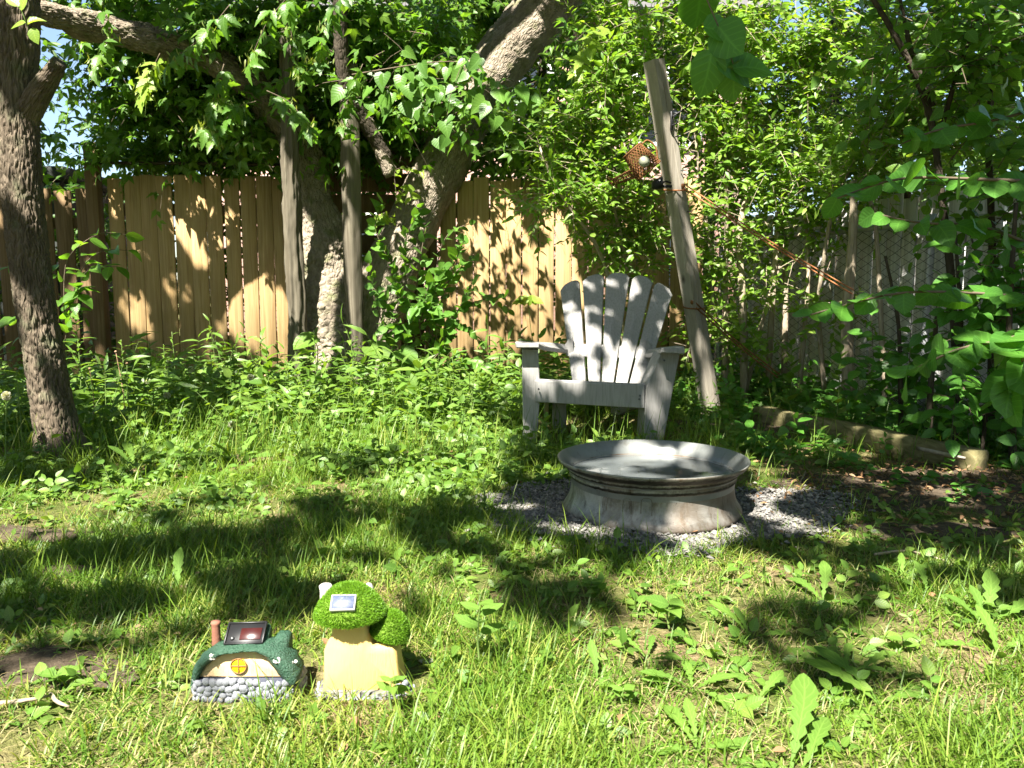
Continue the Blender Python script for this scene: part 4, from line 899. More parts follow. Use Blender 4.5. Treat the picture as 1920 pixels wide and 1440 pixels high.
# two taut cords
for i, (a, b, lab) in enumerate(((P(1281, 348, 5.0), P(1600, 548, 4.75), 'upper orange cord stretched from the leaning post to the fence'), (P(1298, 566, 5.05), P(1460, 705, 5.0), 'lower rusty cord running from the leaning post down into the weeds'))):
    t = thing('cord', lab, 'cord', a); off = np.array([.004, 0, .011])
    for s in (1, -1):
        mid = (a + b) / 2 - [0, 0, .02 + .005 * s]
        mb = MB(); tube(mb, [a + off * s, mid + off * s, b + off * s], [.0046] * 3, 24, 6); mb.build('strand', M['strap' if i == 0 else 'rust'], t)
    fz = .66 if i == 0 else .335
    for dz in (0,):
        th_ = np.linspace(0, 2 * np.pi, 25); mb = MB(); tube(mb, lpt(fz) + [0, 0, dz] + np.stack([np.cos(th_) * .068, np.sin(th_) * .068, np.sin(th_) * .01], 1), [.0045] * 25, 40, 5, caps=False); mb.build('wrap', M['strap' if i == 0 else 'rust'], t)
    mb = MB(); box(mb, a, (.011, .012, .012), bev=.003); mb.build('knot', M['rust'], t)
# timber on the ground
lg = thing('landscape_timber', 'rotting mossy timber lying on the soil below the side fence', 'timber', G(1650, 850))
a, b = G(1425, 790), G(1835, 886)
mb = MB(); timber(mb, [a + [0, 0, .02], (a + b) / 2 + [0, 0, .03], b + [0, 0, .028]], .055, .07, 1.57, 60, .2, .008, 9); mb.build('beam', M['logwood'], lg)
mb = MB(); c = b + [-.16, .08, .085]; d = norm(b - a)
prism(mb, [(-.11, -.018), (.1, -.012), (.16, .0), (.05, .016), (-.06, .012)], .016, d, np.array([d[1], -d[0], .3]), np.array([0, 0, -1.]), c); mb.build('broken_splinter', M['postwood'], lg)

# ------------------------------------------------------------------ the grey adirondack chair
CY = 4.1; ch = thing('adirondack_chair', 'weathered grey adirondack chair with fanned slats behind the steel fire ring', 'chair', (*G(1115, 830)[:2], 0))
def slab(mb, pts2, mapf, th_, n): pass
def cpx(px, py, Y): return P(px, py, Y)
def plank(name, front, back_off, par=None, bev=.004, mat='chair'):
    """front: outline points in space (counter-clockwise from the front); back_off: vector to the hidden face"""
    f = np.asarray(front, float); c0 = f.mean(0); bo = np.asarray(back_off, float); u_ = norm(bo)
    e = norm(np.roll(f, -1, 0) - np.roll(f, 1, 0)); inn = np.cross(u_, e); inn = norm(inn)
    s = np.sign(((c0 - f) * inn).sum(1)); inn = inn * s[:, None]
    L = [f + inn * bev, f + u_ * bev, f + bo - u_ * bev, f + bo + inn * bev]; n_ = len(f)
    v = np.concatenate(L + [[c0], [c0 + bo]]); j = np.arange(n_); j2 = (j + 1) % n_; e0 = 4 * n_
    t = np.r_[np.stack([np.full(n_, e0), j2, j], 1), np.stack([np.full(n_, e0 + 1), 3 * n_ + j, 3 * n_ + j2], 1)]
    mb = MB(); mb.add(v, t, grid_q(4, n_, True)); return mb.build(name, M[mat], par, smooth=False)
def slat(tl, tr, bl, br, Yt, Yb, ltop=0., rtop=0.):
    """tl..: pixel corners; rounded tops"""
    n_ = 9; top = []
    L0, R0 = np.array(tl, float), np.array(tr, float); wd = R0[0] - L0[0]
    for s in np.linspace(0, 1, n_):
        p = L0 + (R0 - L0) * s; a = abs(2 * s - 1); p[1] -= (1 - a ** 3.2) * 9 - 3; top.append(p)
    left = [np.array(bl) + (L0 - np.array(bl)) * s for s in (0, .3, .6, .9)]; right = [np.array(br) + (R0 - np.array(br)) * s for s in (.9, .6, .3, 0)]
    px = left + top + right; out = []
    for p in px:
        f = np.clip((bl[1] - p[1]) / (bl[1] - tl[1]), 0, 1.05); out.append(P(p[0], p[1], Yb + (Yt - Yb) * f))
    o = np.array(out)[::-1]; plank('back_slat', o, np.array([.01, .021, .006]), ch)
SL_ = [((1050, 543), (1085, 528), (1075, 735), (1098, 735)), ((1092, 526), (1131, 519), (1104, 735), (1123, 735)), ((1136, 519), (1179, 519), (1127, 735), (1147, 735)), ((1185, 521), (1222, 529), (1151, 735), (1172, 735)), ((1227, 532), (1259, 552), (1176, 735), (1204, 735))]
for tl, tr, bl, br in SL_: slat(tl, tr, bl, br, 4.84, 4.46)
# slightly flared outer edges come from the slats; back cross rails
plank('back_rail', [P(1062, 668, 4.6), P(1222, 674, 4.6), P(1222, 652, 4.62), P(1062, 646, 4.62)], (.0, .028, .006), ch)
plank('back_rail', [P(1085, 745, 4.5), P(1205, 747, 4.5), P(1205, 725, 4.5), P(1085, 723, 4.5)], (.0, .03, .006), ch)
# front apron and seat slats
plank('front_apron', [P(1003, 754, 4.085), P(1208, 766, 4.05), P(1208, 722, 4.05), P(1003, 713, 4.085)], (.01, .024, 0), ch)
aL, aR = P(1006, 712, 4.085), P(1208, 721, 4.05)
for i in range(5):
    y0 = .002 + i * .085; dz = -.018 * i
    plank('seat_slat', [aL + [0, y0, .004 + dz - .0], aR + [0, y0, .004 + dz], aR + [0, y0 + .076, .004 + dz - .016], aL + [0, y0 + .076, .004 + dz - .016]], (0, .0, -.02), ch)
# front legs, arms, side rails
def zat(py, Y): return P(960, py, Y)[2]
plank('front_leg', [P(981, 850, 4.1), P(1005, 850, 4.1), P(1013, 735, 4.1), P(1009, 655, 4.1), P(979, 655, 4.1)], (.0, .10, 0), ch)
plank('front_leg', [P(1206, 850, 4.06), P(1240, 850, 4.1), P(1275, 662, 4.12), P(1240, 660, 4.08), P(1212, 726, 4.05)], (-.02, .11, 0), ch)
def arm(pts, th_):
    p = np.array(pts); plank('armrest', p, (0, 0, -th_), ch, .005)
arm([P(968, 643, 4.03), P(1010, 643, 4.03), P(1022, 648, 4.2), P(1052, 653, 4.5), P(1072, 654, 4.66), P(1064, 646, 4.68), P(1040, 643, 4.5), P(975, 639, 4.2), P(966, 640, 4.08)], .026)
arm([P(1240, 652, 4.0), P(1284, 654, 4.03), P(1284, 650, 4.1), P(1270, 648, 4.25), P(1236, 652, 4.5), P(1212, 655, 4.66), P(1208, 662, 4.6), P(1216, 662, 4.45), P(1232, 656, 4.15)], .026)
plank('arm_bracket', [P(1052, 660, 4.6), P(1076, 668, 4.6), P(1074, 632, 4.6), P(1066, 636, 4.6)], (0, .03, 0), ch)
plank('arm_bracket', [P(1210, 674, 4.6), P(1228, 666, 4.6), P(1216, 640, 4.6), P(1210, 638, 4.6)], (0, .03, 0), ch)
for sx, (px_, py_) in ((1, (1020, 752)), (-1, (1206, 762))):
    f = P(px_, py_, 4.12); b = np.array([f[0] + sx * .035, 5.0, .02])
    plank('side_rail', [f + [0, 0, .0], f + [0, 0, .09], b + [0, -.35, .17], b + [0, 0, .09], b, b + [0, -.12, 0]], (sx * .024, 0, 0), ch)
plank('rear_leg', [P(1036, 830, 4.45), P(1062, 830, 4.45), P(1062, 752, 4.45), P(1036, 752, 4.45)], (0, .03, 0), ch)
for px_, py_ in ((1200, 742), (1199, 749), (1010, 730), (1246, 676)):
    c = P(px_, py_, 4.04); mb = MB(); tube(mb, [c, c + [0, .03, 0]], [.0045, .0045], 3, 8); mb.build('screw', M['screw'], ch)

# ------------------------------------------------------------------ steel wheel fire ring
fp = thing('fire_ring', 'upturned steel truck wheel used as a fire ring on grey gravel', 'fire pit', (.51, 2.87, .005))
pr = [(.318, 0), (.322, .004), (.321, .012), (.314, .024), (.306, .036), (.298, .052), (.293, .075), (.291, .1), (.292, .116), (.297, .122), (.300, .126), (.298, .131), (.299, .142), (.305, .146), (.308, .150), (.307, .154), (.312, .160), (.322, .166), (.332, .172), (.338, .179), (.342, .185), (.3435, .189), (.342, .191)]
pin = [(.342, .191), (.339, .192), (.335, .189), (.328, .182), (.318, .172), (.307, .158), (.299, .14), (.294, .12), (.29, .09), (.288, .05)]
def wob(v):
    a = np.arctan2(v[:, 1], v[:, 0]); return v * np.stack([1 + .004 * np.sin(2 * a + 1) + .002 * np.sin(5 * a)] * 2 + [np.ones(len(v))], 1)
mb = MB(); lathe(mb, pr, 128); mb.v[0] = wob(mb.v[0]) + [.51, 2.87, .005]; mb.build('barrel', M['steel'], fp)
mb = MB(); lathe(mb, pin, 128); mb.v[0] = wob(mb.v[0]) + [.51, 2.87, .005]; mb.build('inner_wall', M['steelin'], fp)
for a0, zt, ww in ((-2.02, .105, .05), (-1.80, .112, .06), (-2.3, .1, .03)):
    pts = []
    for da, z in ((-ww, .06), (-ww, zt - .001), (-ww * .97, zt), (ww * .97, zt), (ww, zt - .001), (ww, .055)):
        q = np.interp(z, [p_[1] for p_ in pr], [p_[0] for p_ in pr]) + .0006; pts.append([.51 + q * math.cos(a0 + da), 2.87 + q * math.sin(a0 + da), z + .005])
    mb = MB(); tube(mb, pts, [.0008] * 6, 40, 4); mb.build('weld_seam', M['twig'], fp)
mb = MB(); lathe(mb, [(.297, .134), (.26, .130), (.24, .124), (.18, .118), (.165, .124), (.13, .126), (.122, .120), (.118, .10)], 96); mb.v[0] += [.51, 2.87, .005]; mb.build('wheel_disc', M['steel'], fp)
mb = MB()
for i in range(10):
    a = i * .628 + .2; c = np.array([.51 + .148 * math.cos(a), 2.87 + .148 * math.sin(a), .124]); tube(mb, [c, c + [0, 0, .012]], [.014, .012], 3, 6)
mb.build('lug_bosses', M['steel'], fp)
k = NT('rain water'); M['water'] = k.done(k.bsdf((.09, .10, .10), .07, 0, k.bump(k.noise(k.coord(), 14, 2), .08, .01), .8).outputs[0])
mb = MB(); lathe(mb, [(.2975, .137), (.15, .137), (.001, .137)], 96); mb.v[0] += [.51, 2.87, .005]
tag_w = mb.build('rain_water', M['water'], None, label='shallow rain water reflecting sky inside the steel fire ring', cat='water', base=(.51, 2.87, .005))
# gravel stones
N = 9000; a = R.random(N) * 6.283; r = R.random(N) ** .5 * 1.03 + (R.random(N) < .08) * R.random(N) * .25; k_ = 1 + .10 * np.sin(3 * a + 1) + .06 * np.sin(7 * a)
x = GC[0] + r * k_ * GR[0] * np.cos(a); y = GC[1] + r * k_ * GR[1] * np.sin(a); ok = np.hypot(x - .51, y - 2.87) > .318; x, y = x[ok], y[ok]; N = len(x)
oc = np.array([[1, 0, 0], [-1, 0, 0], [0, 1, 0], [0, -1, 0], [0, 0, 1], [0, 0, -1], ], float); of = np.array([[0, 2, 4], [2, 1, 4], [1, 3, 4], [3, 0, 4], [2, 0, 5], [1, 2, 5], [3, 1, 5], [0, 3, 5]])
V = oc[None] * (1 + .5 * (R.random((N, 6, 1)) - .5)) * np.stack([1 + 0 * x, .5 + .5 * R.random(N), .4 + .35 * R.random(N)], 1)[:, None] * (.0052 + .0085 * R.random((N, 1, 1)) ** 2.5)
V[..., 0], V[..., 2] = V[..., 0] + .3 * V[..., 2], V[..., 2] + .2 * V[..., 0]
a = R.random(N) * 6.283; ca, sa = np.cos(a)[:, None], np.sin(a)[:, None]; V = np.stack([V[..., 0] * ca - V[..., 1] * sa, V[..., 0] * sa + V[..., 1] * ca, V[..., 2]], -1)
V = V + np.stack([x, y, gz(x, y) + .012 + .006 * R.random(N)], 1)[:, None]
A_ = np.zeros((N, 6, 3)); A_[..., 2] = R.random((N, 1))
mb = MB(); mb.add(V, (of[None] + (np.arange(N) * 6)[:, None, None]).reshape(-1, 3), None, A_); mb.build('gravel', M['gravel'], None, 'stuff', smooth=False)

# ------------------------------------------------------------------ two little solar cottages
EX, EY, EZ = np.array([1., 0, 0]), np.array([0, 1., 0]), np.array([0, 0, 1.])
def pebble_mesh(seed):
    rs = np.random.default_rng(seed); th_ = np.linspace(0, 2 * np.pi, 7, endpoint=False); rr_ = 1 + .25 * (rs.random(7) - .5)
    mb = MB(); v = []
    for (s, d) in ((.0, -.40), (.62, -.38), (.94, -.16), (1., .3)):
        v.append(np.stack([np.cos(th_) * rr_ * s, np.full(7, d), np.sin(th_) * rr_ * s * .8], 1))
    mb.add(np.concatenate(v), None, grid_q(4, 7, True)); return mb.mesh('stone', M['pebble'])
PEB = [pebble_mesh(s) for s in range(5)]
def pebble_strip(parent, path, z0, z1, size):
    """path: list of (x, y) along the outside; stones bedded face outward"""
    p = np.array(path, float); d = np.r_[0, np.cumsum(np.linalg.norm(np.diff(p, axis=0), axis=1))]
    row = 0; z = z0 + size * .5
    while z < z1:
        s = size * (.3 + .5 * (row % 2)); 
        while s < d[-1]:
            x = np.interp(s, d, p[:, 0]); y = np.interp(s, d, p[:, 1]); x2 = np.interp(s + .001, d, p[:, 0]); y2 = np.interp(s + .001, d, p[:, 1])
            t_ = norm(np.array([x2 - x, y2 - y, 0]) + 1e-9); nrm = np.array([-t_[1], t_[0], 0])
            sc = size * .60 * (.78 + .4 * R.random()); tw = R.normal() * .8
            Xv = t_ * math.cos(tw) + EZ * math.sin(tw); Zv = -t_ * math.sin(tw) + EZ * math.cos(tw)
            place('stone', PEB[R.integers(5)], parent, wloc(parent) + (x, y, z + R.normal() * size * .16), Xv, nrm, Zv, sc)
            s += size * (.85 + .35 * R.random())
        z += size * .78; row += 1
hb = G(455, 1312); ht = thing('solar_cottage', 'low solar cottage ornament with dark green roof and round yellow window', 'garden ornament', hb)
def L(x, y, z): return hb + np.array([x, y, z])
# stone plinth
mb = MB(); base = [(-.098, .004), (.066, .002), (.094, .018), (.108, .045), (.10, .10), (.0, .115), (-.1, .10), (-.106, .04)]
b3 = np.array(base); v = np.concatenate([np.c_[b3 * k_, np.full(8, z)] for z, k_ in ((-.01, .98), (.036, .96))]) + hb
v = np.r_[v, [L(0, .05, .036)]]; j = np.arange(8); mb.add(v, np.stack([8 + j, 8 + (j + 1) % 8, np.full(8, 16)], 1), grid_q(2, 8, True)); mb.build('plinth', M['mortar'], ht)
pebble_strip(ht, [(-.106, .05), (-.104, .02), (-.094, .003), (-.02, .001), (.062, .001), (.088, .012), (.104, .035), (.106, .07)], -.008, .037, .0146)
# cream facade
fa = [(-.096, .0), (.080, .0), (.064, .024), (.046, .045), (.026, .058), (.004, .059), (-.014, .054), (-.034, .055), (-.058, .042), (-.078, .023)]
mb = MB(); prism(mb, fa, .05, EX, EZ, EY, L(0, .016, .037), [(.004, 0), (0, .004), (0, .05)]); mb.build('facade', M['creamwall'], ht)
# round window
wn = None
th_ = np.linspace(0, 2 * np.pi, 28, endpoint=False); circ = np.stack([np.cos(th_), np.sin(th_)], 1)
mb = MB(); prism(mb, circ * .0155, .004, EX, EZ, EY, L(-.010, .0135, .063), [(.001, 0), (0, .001), (0, .004)]); wn = mb.build('window', M['yellow'], ht)
mb = MB(); pts = np.array([L(-.010 + math.cos(a) * .0155, .0128, .063 + math.sin(a) * .0155) for a in np.linspace(0, 2 * np.pi, 29)]); tube(mb, pts, [.0013] * 29, 40, 5, caps=False)
box(mb, L(-.010, .0128, .063), (.0145, .0012, .0011), bev=.0004); box(mb, L(-.010, .0127, .063), (.0011, .0012, .0145), bev=.0004)
o = mb.build('window_bars', M['brownline'], ht); o.parent = wn
# green roof: an arch with a thick lip swept back into a mound
ins = np.array([(-.098, -.008), (-.078, .022), (-.058, .041), (-.034, .054), (-.014, .053), (.004, .058), (.026, .057), (.044, .045), (.062, .022), (.080, -.003), (.086, -.005)])
outs = np.array([(-.106, -.014), (-.102, .014), (-.090, .036), (-.064, .053), (-.034, .062), (.002, .065), (.036, .064), (.066, .056), (.092, .034), (.108, .006), (.104, -.010)])
tt = np.linspace(0, 1, 11); ts = np.linspace(0, 1, 60)
ins = np.stack([np.interp(ts, tt, ins[:, k]) for k in (0, 1)], 1); outs = np.stack([np.interp(ts, tt, outs[:, k]) for k in (0, 1)], 1)
rows = []
for f, y in ((0, .02), (0, .010), (.35, .003), (.75, .003), (1, .012)):
    q = ins + (outs - ins) * f; rows.append(np.c_[q[:, 0], np.full(60, y), q[:, 1]])
for y, sx, sz in ((.03, 1.01, 1.03), (.05, 1.0, 1.04), (.07, .96, 1.0), (.09, .86, .88), (.105, .66, .66), (.112, .35, .35), (.113, .01, .05)):
    rows.append(np.c_[outs[:, 0] * sx, np.full(60, y), (outs[:, 1] + .02) * sz - .02])
v = np.array(rows).reshape(-1, 3); n_ = (fbm(v * 130, 3) - .5) * .007 + (fbm(v * 45, 4, 2) - .5) * .006
v = v + norm(v - np.array([-.005, .05, .0])) * n_[:, None] + [0, 0, .037]
mb = MB(); mb.add(v + hb, None, grid_q(len(rows), 60)); rf = mb.build('roof', M['roofgreen'], ht)
# solar panel: tilted black tray with a red cell, on a green collar
pc = L(-.004, .047, .1135); pu = norm(np.array([.97, .0, .03])); pv = norm(np.array([.16, .78, .60])); pv = norm(pv - pu * (pv @ pu)); pn = np.cross(pu, pv)
mb = MB(); box(mb, pc - pn * .017, (.043, .027, .014), pu, pv, pn, .004); mb.build('panel_collar', M['roofgreen'], ht)
mb = MB(); box(mb, pc, (.038, .0225, .004), pu, pv, pn, .0015)
for s in (-1, 1): box(mb, pc + pu * s * .0375 + pn * .004, (.0018, .0235, .003), pu, pv, pn, .0006); box(mb, pc + pv * s * .0225 + pn * .0042, (.0382, .0016, .003), pu, pv, pn, .0006)
sp = mb.build('solar_panel', M['black'], ht)
mb = MB(); box(mb, pc + pu * .011 - pv * .002 + pn * .0048, (.021, .0125, .001), pu, pv, pn, .0003); o = mb.build('solar_cell', M['pvred'], ht); o.parent = sp
mb = MB(); a = pc - pu * .024 - pv * .011 + pn * .004; tube(mb, [a, a + pn * .004], [.0045, .0035], 3, 12); o = mb.build('sensor', M['screw'], ht); o.parent = sp
# dormer notch to the right, chimney to the left
mb = MB(); box(mb, L(.066, .06, .088), (.015, .02, .022), bev=.006); mb.build('roof_bump', M['roofgreen'], ht)
mb = MB(); lathe(mb, [(.0092, 0), (.0088, .010), (.0098, .013), (.0084, .017), (.0094, .021), (.0082, .025), (.0092, .029), (.008, .033), (.009, .037), (.0079, .041), (.0088, .045), (.0078, .049), (.0095, .053), (.009, .058), (.0001, .059)], 20); mb.v[0] += L(-.070, .062, .076); mb.build('chimney', M['terra'], ht)
for i, (x_, z_, c_) in enumerate(((.066, .078, 'white'), (.092, .066, 'white'), (-.06, .085, 'white'))):
    mb = MB(); scatter(mb, ROUND, [L(x_ + a * .002, .004 + i * .02 * (i < 2), z_ + .002 * math.cos(a * 2)) for a in range(4)], unit(4), np.tile([0, -1., .3], (4, 1)), .006); mb.build('painted_flower', M['white'], ht)

mbs = G(678, 1303); mt = thing('solar_cottage', 'mushroom shaped solar cottage ornament with bright turf caps', 'garden ornament', mbs)
def Lm(x, y, z): return mbs + np.array([x, y, z])
wl = np.array([(-.078, 0), (.082, 0), (.080, .02), (.074, .05), (.070, .085), (.062, .098), (.046, .102), (.022, .100), (.014, .118), (.010, .165), (-.055, .165), (-.057, .125), (-.066, .108), (-.074, .09), (-.076, .04)])
mb = MB(); prism(mb, wl, .085, EX, EZ, EY, Lm(0, .0, .0), [(.005, .0), (.0018, .003), (0, .009), (0, .03), (.002, .07), (.006, .085)]); mb.build('stem_wall', M['yellowwall'], mt)
mb = MB(); b3 = np.array([(-.09, .0), (-.06, -.009), (.06, -.009), (.09, -.002), (.102, .03), (.09, .09), (-.09, .09), (-.096, .04)]); v = np.concatenate([np.c_[b3 * k_, np.full(8, z)] for z, k_ in ((-.012, .97), (.010, .93))]) + mbs
v = np.r_[v, [Lm(0, .03, .012)]]; mb.add(v, np.stack([8 + j, 8 + (j + 1) % 8, np.full(8, 16)], 1), grid_q(2, 8, True)); mb.build('plinth', M['gravelbed'], mt)
pebble_strip(mt, [(-.096, .05), (-.094, .015), (-.082, -.004), (-.04, -.010), (.04, -.010), (.074, -.006), (.094, .01), (.102, .05)], -.012, .006, .016)
pebble_strip(mt, [(.062, -.005), (.080, -.002), (.098, .015)], .004, .022, .014)
def turf_cap(c, rx, ry, h, tilt, seed, nf):
    m_ = 56; prof = [(.80, -.10), (.97, -.07), (1.0, .0), (.975, .11), (.89, .32), (.755, .55), (.58, .77), (.39, .915), (.2, .98), (.01, 1.0)]
    th_ = np.linspace(0, 2 * np.pi, m_, endpoint=False); rs = np.random.default_rng(seed)
    def surf(r_, z_, a):
        p = np.stack(np.broadcast_arrays(r_ * rx * np.cos(a), r_ * ry * np.sin(a), z_ * h), -1); ct, st = math.cos(tilt[0]), math.sin(tilt[0]); cu, su = math.cos(tilt[1]), math.sin(tilt[1])
        y, z = p[..., 1] * ct - p[..., 2] * st, p[..., 1] * st + p[..., 2] * ct; x = p[..., 0]
        return np.stack([x * cu + z * su, y, -x * su + z * cu], -1) + c
    pr_ = np.array(prof); v = surf(pr_[:, :1], pr_[:, 1:], th_[None]); mb = MB(); mb.add(v, None, grid_q(len(prof), m_, True))
    mb.add(np.r_[v[0], [v[0].mean(0)]], np.stack([(np.arange(m_) + 1) % m_, np.arange(m_), np.full(m_, m_)], 1)); cap = mb.build('cap', M['capbase'], mt)
    f = rs.random(nf) ** .62; a = rs.random(nf) * 6.283; k = np.interp(1 - f, np.linspace(0, 1, len(prof)), np.arange(len(prof))); idx = f * 0
    s = 1 + (len(prof) - 1.05) * (1 - f); r_ = np.interp(s, np.arange(len(prof)), pr_[:, 0]); z_ = np.interp(s, np.arange(len(prof)), pr_[:, 1])
    p = surf(r_, z_, a); nr = norm(p - (c - EZ * h * .25)); along_ = norm(nr + rs.normal(size=(nf, 3)) * .4)
    mb = MB(); scatter(mb, (np.array([[-.2, 0, 0], [.2, 0, 0], [0, 1, 0.]]), np.array([[0, 1, 2]]), np.array([[-1, 0, 0], [1, 0, 0], [0, 1, 0.]])), p - nr * .0004, along_, unit(nf), .0052 * (.6 + .6 * rs.random(nf)), rs.random(nf))
    o = mb.build('turf', M['cap'], mt, 'stuff'); o.parent = cap; return surf
cs = turf_cap(Lm(-.026, .034, .156), .070, .060, .060, (.06, -.02), 1, 20000)
cs2 = turf_cap(Lm(.050, .046, .112), .040, .046, .042, (.05, .30), 2, 10000)
pc = Lm(-.030, -.006, .1915); pu = norm(np.array([1., 0, .02])); pv = norm(np.array([0, .74, .67])); pv = norm(pv - pu * (pv @ pu)); pn = np.cross(pu, pv)
mb = MB(); box(mb, pc, (.0245, .0165, .006), pu, pv, pn, .001); sp = mb.build('solar_panel', M['pvframe'], mt)
mb = MB(); box(mb, pc + pn * .0062, (.0215, .0135, .001), pu, pv, pn, .0003); o = mb.build('solar_cell', M['pvblue'], mt); o.parent = sp
mb = MB(); lathe(mb, [(.0125, 0), (.0128, .02), (.0118, .04), (.0122, .05), (.013, .056), (.010, .059), (.0001, .060)], 18); v = mb.v[0]; mb.v[0] = v * (1 + (fbm(v * 160, 3)[:, None] - .5) * .22 * np.array([1, 1, 0])) + Lm(-.076, .045, .152); mb.build('chimney', M['white'], mt)
mb = MB(); lathe(mb, [(.001, .022), (.007, .020), (.011, .013), (.012, 0), (.01, -.01)], 18); v = mb.v[0]; mb.v[0] = v * (1 + (fbm(v * 120, 5)[:, None] - .5) * .3) + Lm(.004, .07, .182); mb.build('dormer_peak', M['white'], mt)

# ------------------------------------------------------------------ plants one can point at
LM = {}
def leaf_mesh(kind, mat, n=3):
    key = (kind, mat)
    if key not in LM:
        tpl = {'ovate': OVATE, 'broad': BROAD, 'heart': HEART, 'lance': LANCE, 'elder': ELDER, 'dand': DAND, 'dock': DOCK, 'round': ROUND}[kind]; LM[key] = []
        for i in range(n):
            V, T, A = tpl; v = V * np.array([1 + .12 * R.normal(), 1, 1 + .6 * R.normal()]); v[:, 2] += .03 * np.sin(V[:, 1] * 5 + i * 2) * V[:, 0] * 2; v[:, 0] += .07 * np.sin(V[:, 1] * 3 + i * 2) * V[:, 1]
            mb = MB(); a = A.copy(); a[:, 2] = .13; mb.add(v, T, None, a); LM[key].append(mb.mesh('leaf', M[mat]))
    return LM[key][R.integers(len(LM[key]))]
def leaf_obj(parent, kind, mat, pos, al, nr, size):
    al = norm(al); X = norm(np.cross(al, nr)); Z = np.cross(X, al)
    return place('leaf', leaf_mesh(kind, mat), parent, pos, X, al, Z, size)
def stem_part(parent, pts, r, mat='stem', name='stem', n=14, m=6):
    mb = MB(); pts = np.array(pts); tube(mb, pts, np.linspace(r, r * .45, len(pts)), n, m); return mb.build(name, M[mat], parent)
def leafy_branch(parent, path, K, kind, mat, size, r=.004, smat='twig', side=1., down=.2, nup=(-.1, -.5, .75), njit=.35, jit=.3):
    p, _, _ = resample(path, [1] * len(path), K * 2); T = norm(np.gradient(p, axis=0)); stem_part(parent, path, r, smat)
    for i in range(K):
        q = p[2 * i + 1]; t_ = T[2 * i + 1]; sd = norm(np.cross(t_, EZ) + 1e-4) * (1 if i % 2 else -1)
        al = t_ * .6 + sd * side + R.normal(size=3) * jit + [0, 0, -down]
        leaf_obj(parent, kind, mat, q, al, norm(np.array(nup) + R.normal(size=3) * njit), size * (.7 + .5 * R.random()))
# lilac boughs reaching in from the right, near the camera
LU = [('upper lilac bough of broad shaded leaves reaching in from the right edge', [(1950, 340, 2.5), (1800, 335, 2.4), (1680, 330, 2.35), (1570, 372, 2.3)], 20, .085),
      ('lilac bough hanging in front of the chain link rail with a few sunlit leaves', [(1960, 470, 2.6), (1840, 420, 2.6), (1720, 420, 2.6), (1640, 400, 2.6)], 20, .08),
      ('long horizontal lilac bough crossing the chain link at mid height', [(1960, 560, 2.5), (1820, 548, 2.45), (1680, 545, 2.4), (1520, 590, 2.35)], 24, .082),
      ('lowest lilac bough with large drooping round leaves at the right edge', [(1970, 610, 2.2), (1880, 640, 2.2), (1800, 650, 2.2), (1700, 700, 2.2)], 19, .095),
      ('small lilac twig with sun flecked leaves dropping down the right edge', [(1960, 640, 2.1), (1910, 680, 2.1), (1890, 740, 2.1)], 11, .10),
      ('leafy lilac bough in deep shade near the upper right corner', [(1960, 200, 2.8), (1850, 230, 2.8), (1760, 240, 2.8), (1690, 270, 2.8)], 18, .085)]
for lab, pth, K, sz in LU:
    b = P(*pth[0]); t = thing('lilac_branch', lab, 'branch', b); leafy_branch(t, [P(*q) for q in pth], K, 'broad', 'lilac', sz, .006, down=.3, nup=(-.1, -.55, .6), njit=.5, jit=.5)
t = thing('near_twig', 'blurred dark leaves hanging closest to the camera right of the post top', 'branch', P(1330, -40, 1.35))
leafy_branch(t, [P(1300, -60, 1.7), P(1330, 10, 1.7), P(1360, 80, 1.7), P(1375, 120, 1.7)], 3, 'broad', 'lilac', .09, .002, down=.3)
for px, py, dx, dz in ((1345, 112, .8, -.35), (1375, 128, .9, .1), (1335, 96, -.2, -.9), (1320, 50, .6, -.1)):
    leaf_obj(t, 'broad', 'lilac', P(px, py, 1.7), (dx, .1, dz), (-.1, -.8, .5), .09)
t = thing('leaf_shoot', 'fresh leafy shoot sprouting from the top of the left trunk', 'twig', P(48, 42, 3.75))
for px, py, al in ((48, 42, (-.8, 0, -.2)), (52, 46, (.5, 0, .3)), (60, 52, (.3, -.1, -.8)), (40, 20, (.2, 0, .8)), (36, 12, (-.6, 0, .5))): leaf_obj(t, 'ovate', 'yellowleaf', P(px, py, 3.75), al, (-.1, -.7, .6), .075)
stem_part(t, [P(60, 70, 3.85), P(50, 45, 3.76), P(36, 8, 3.75)], .003)
# heart leaved vine in front of the leaning trunk
t = thing('heart_leaf_vine', 'vine of glossy heart shaped leaves draped over the leaning trunk', 'vine', P(830, 120, 5.6))
hp = [(870, 120), (905, 150), (790, 130), (930, 165), (850, 175), (815, 185), (880, 185), (910, 200), (940, 195), (975, 170), (780, 180), (745, 170), (720, 190), (700, 180), (760, 205), (830, 215), (850, 230), (785, 220), (735, 215), (832, 240), (835, 270), (850, 285), (820, 272), (960, 215), (985, 205), (900, 120), (840, 140), (660, 170), (690, 205), (870, 145), (930, 230), (950, 240), (800, 160), (765, 150), (1000, 190), (720, 150)]
for px, py in hp + [(x_ + R.normal() * 16, y_ - 6 + R.normal() * 14) for x_, y_ in hp if y_ < 235 and R.random() < .7]: leaf_obj(t, 'heart', 'heart', P(px, py - 12, 5.55 + R.normal() * .08), (R.normal() * .5, -.25, -.8), norm(np.array([-.25, -.7, .5]) + R.normal(size=3) * .45), .105 * (.65 + .6 * R.random()))
stem_part(t, [P(660, 140, 5.7), P(780, 120, 5.6), P(870, 110, 5.6), P(1000, 170, 5.6)], .005, 'twig'); stem_part(t, [P(870, 110, 5.6), P(840, 190, 5.58), P(836, 265, 5.55)], .003, 'twig')
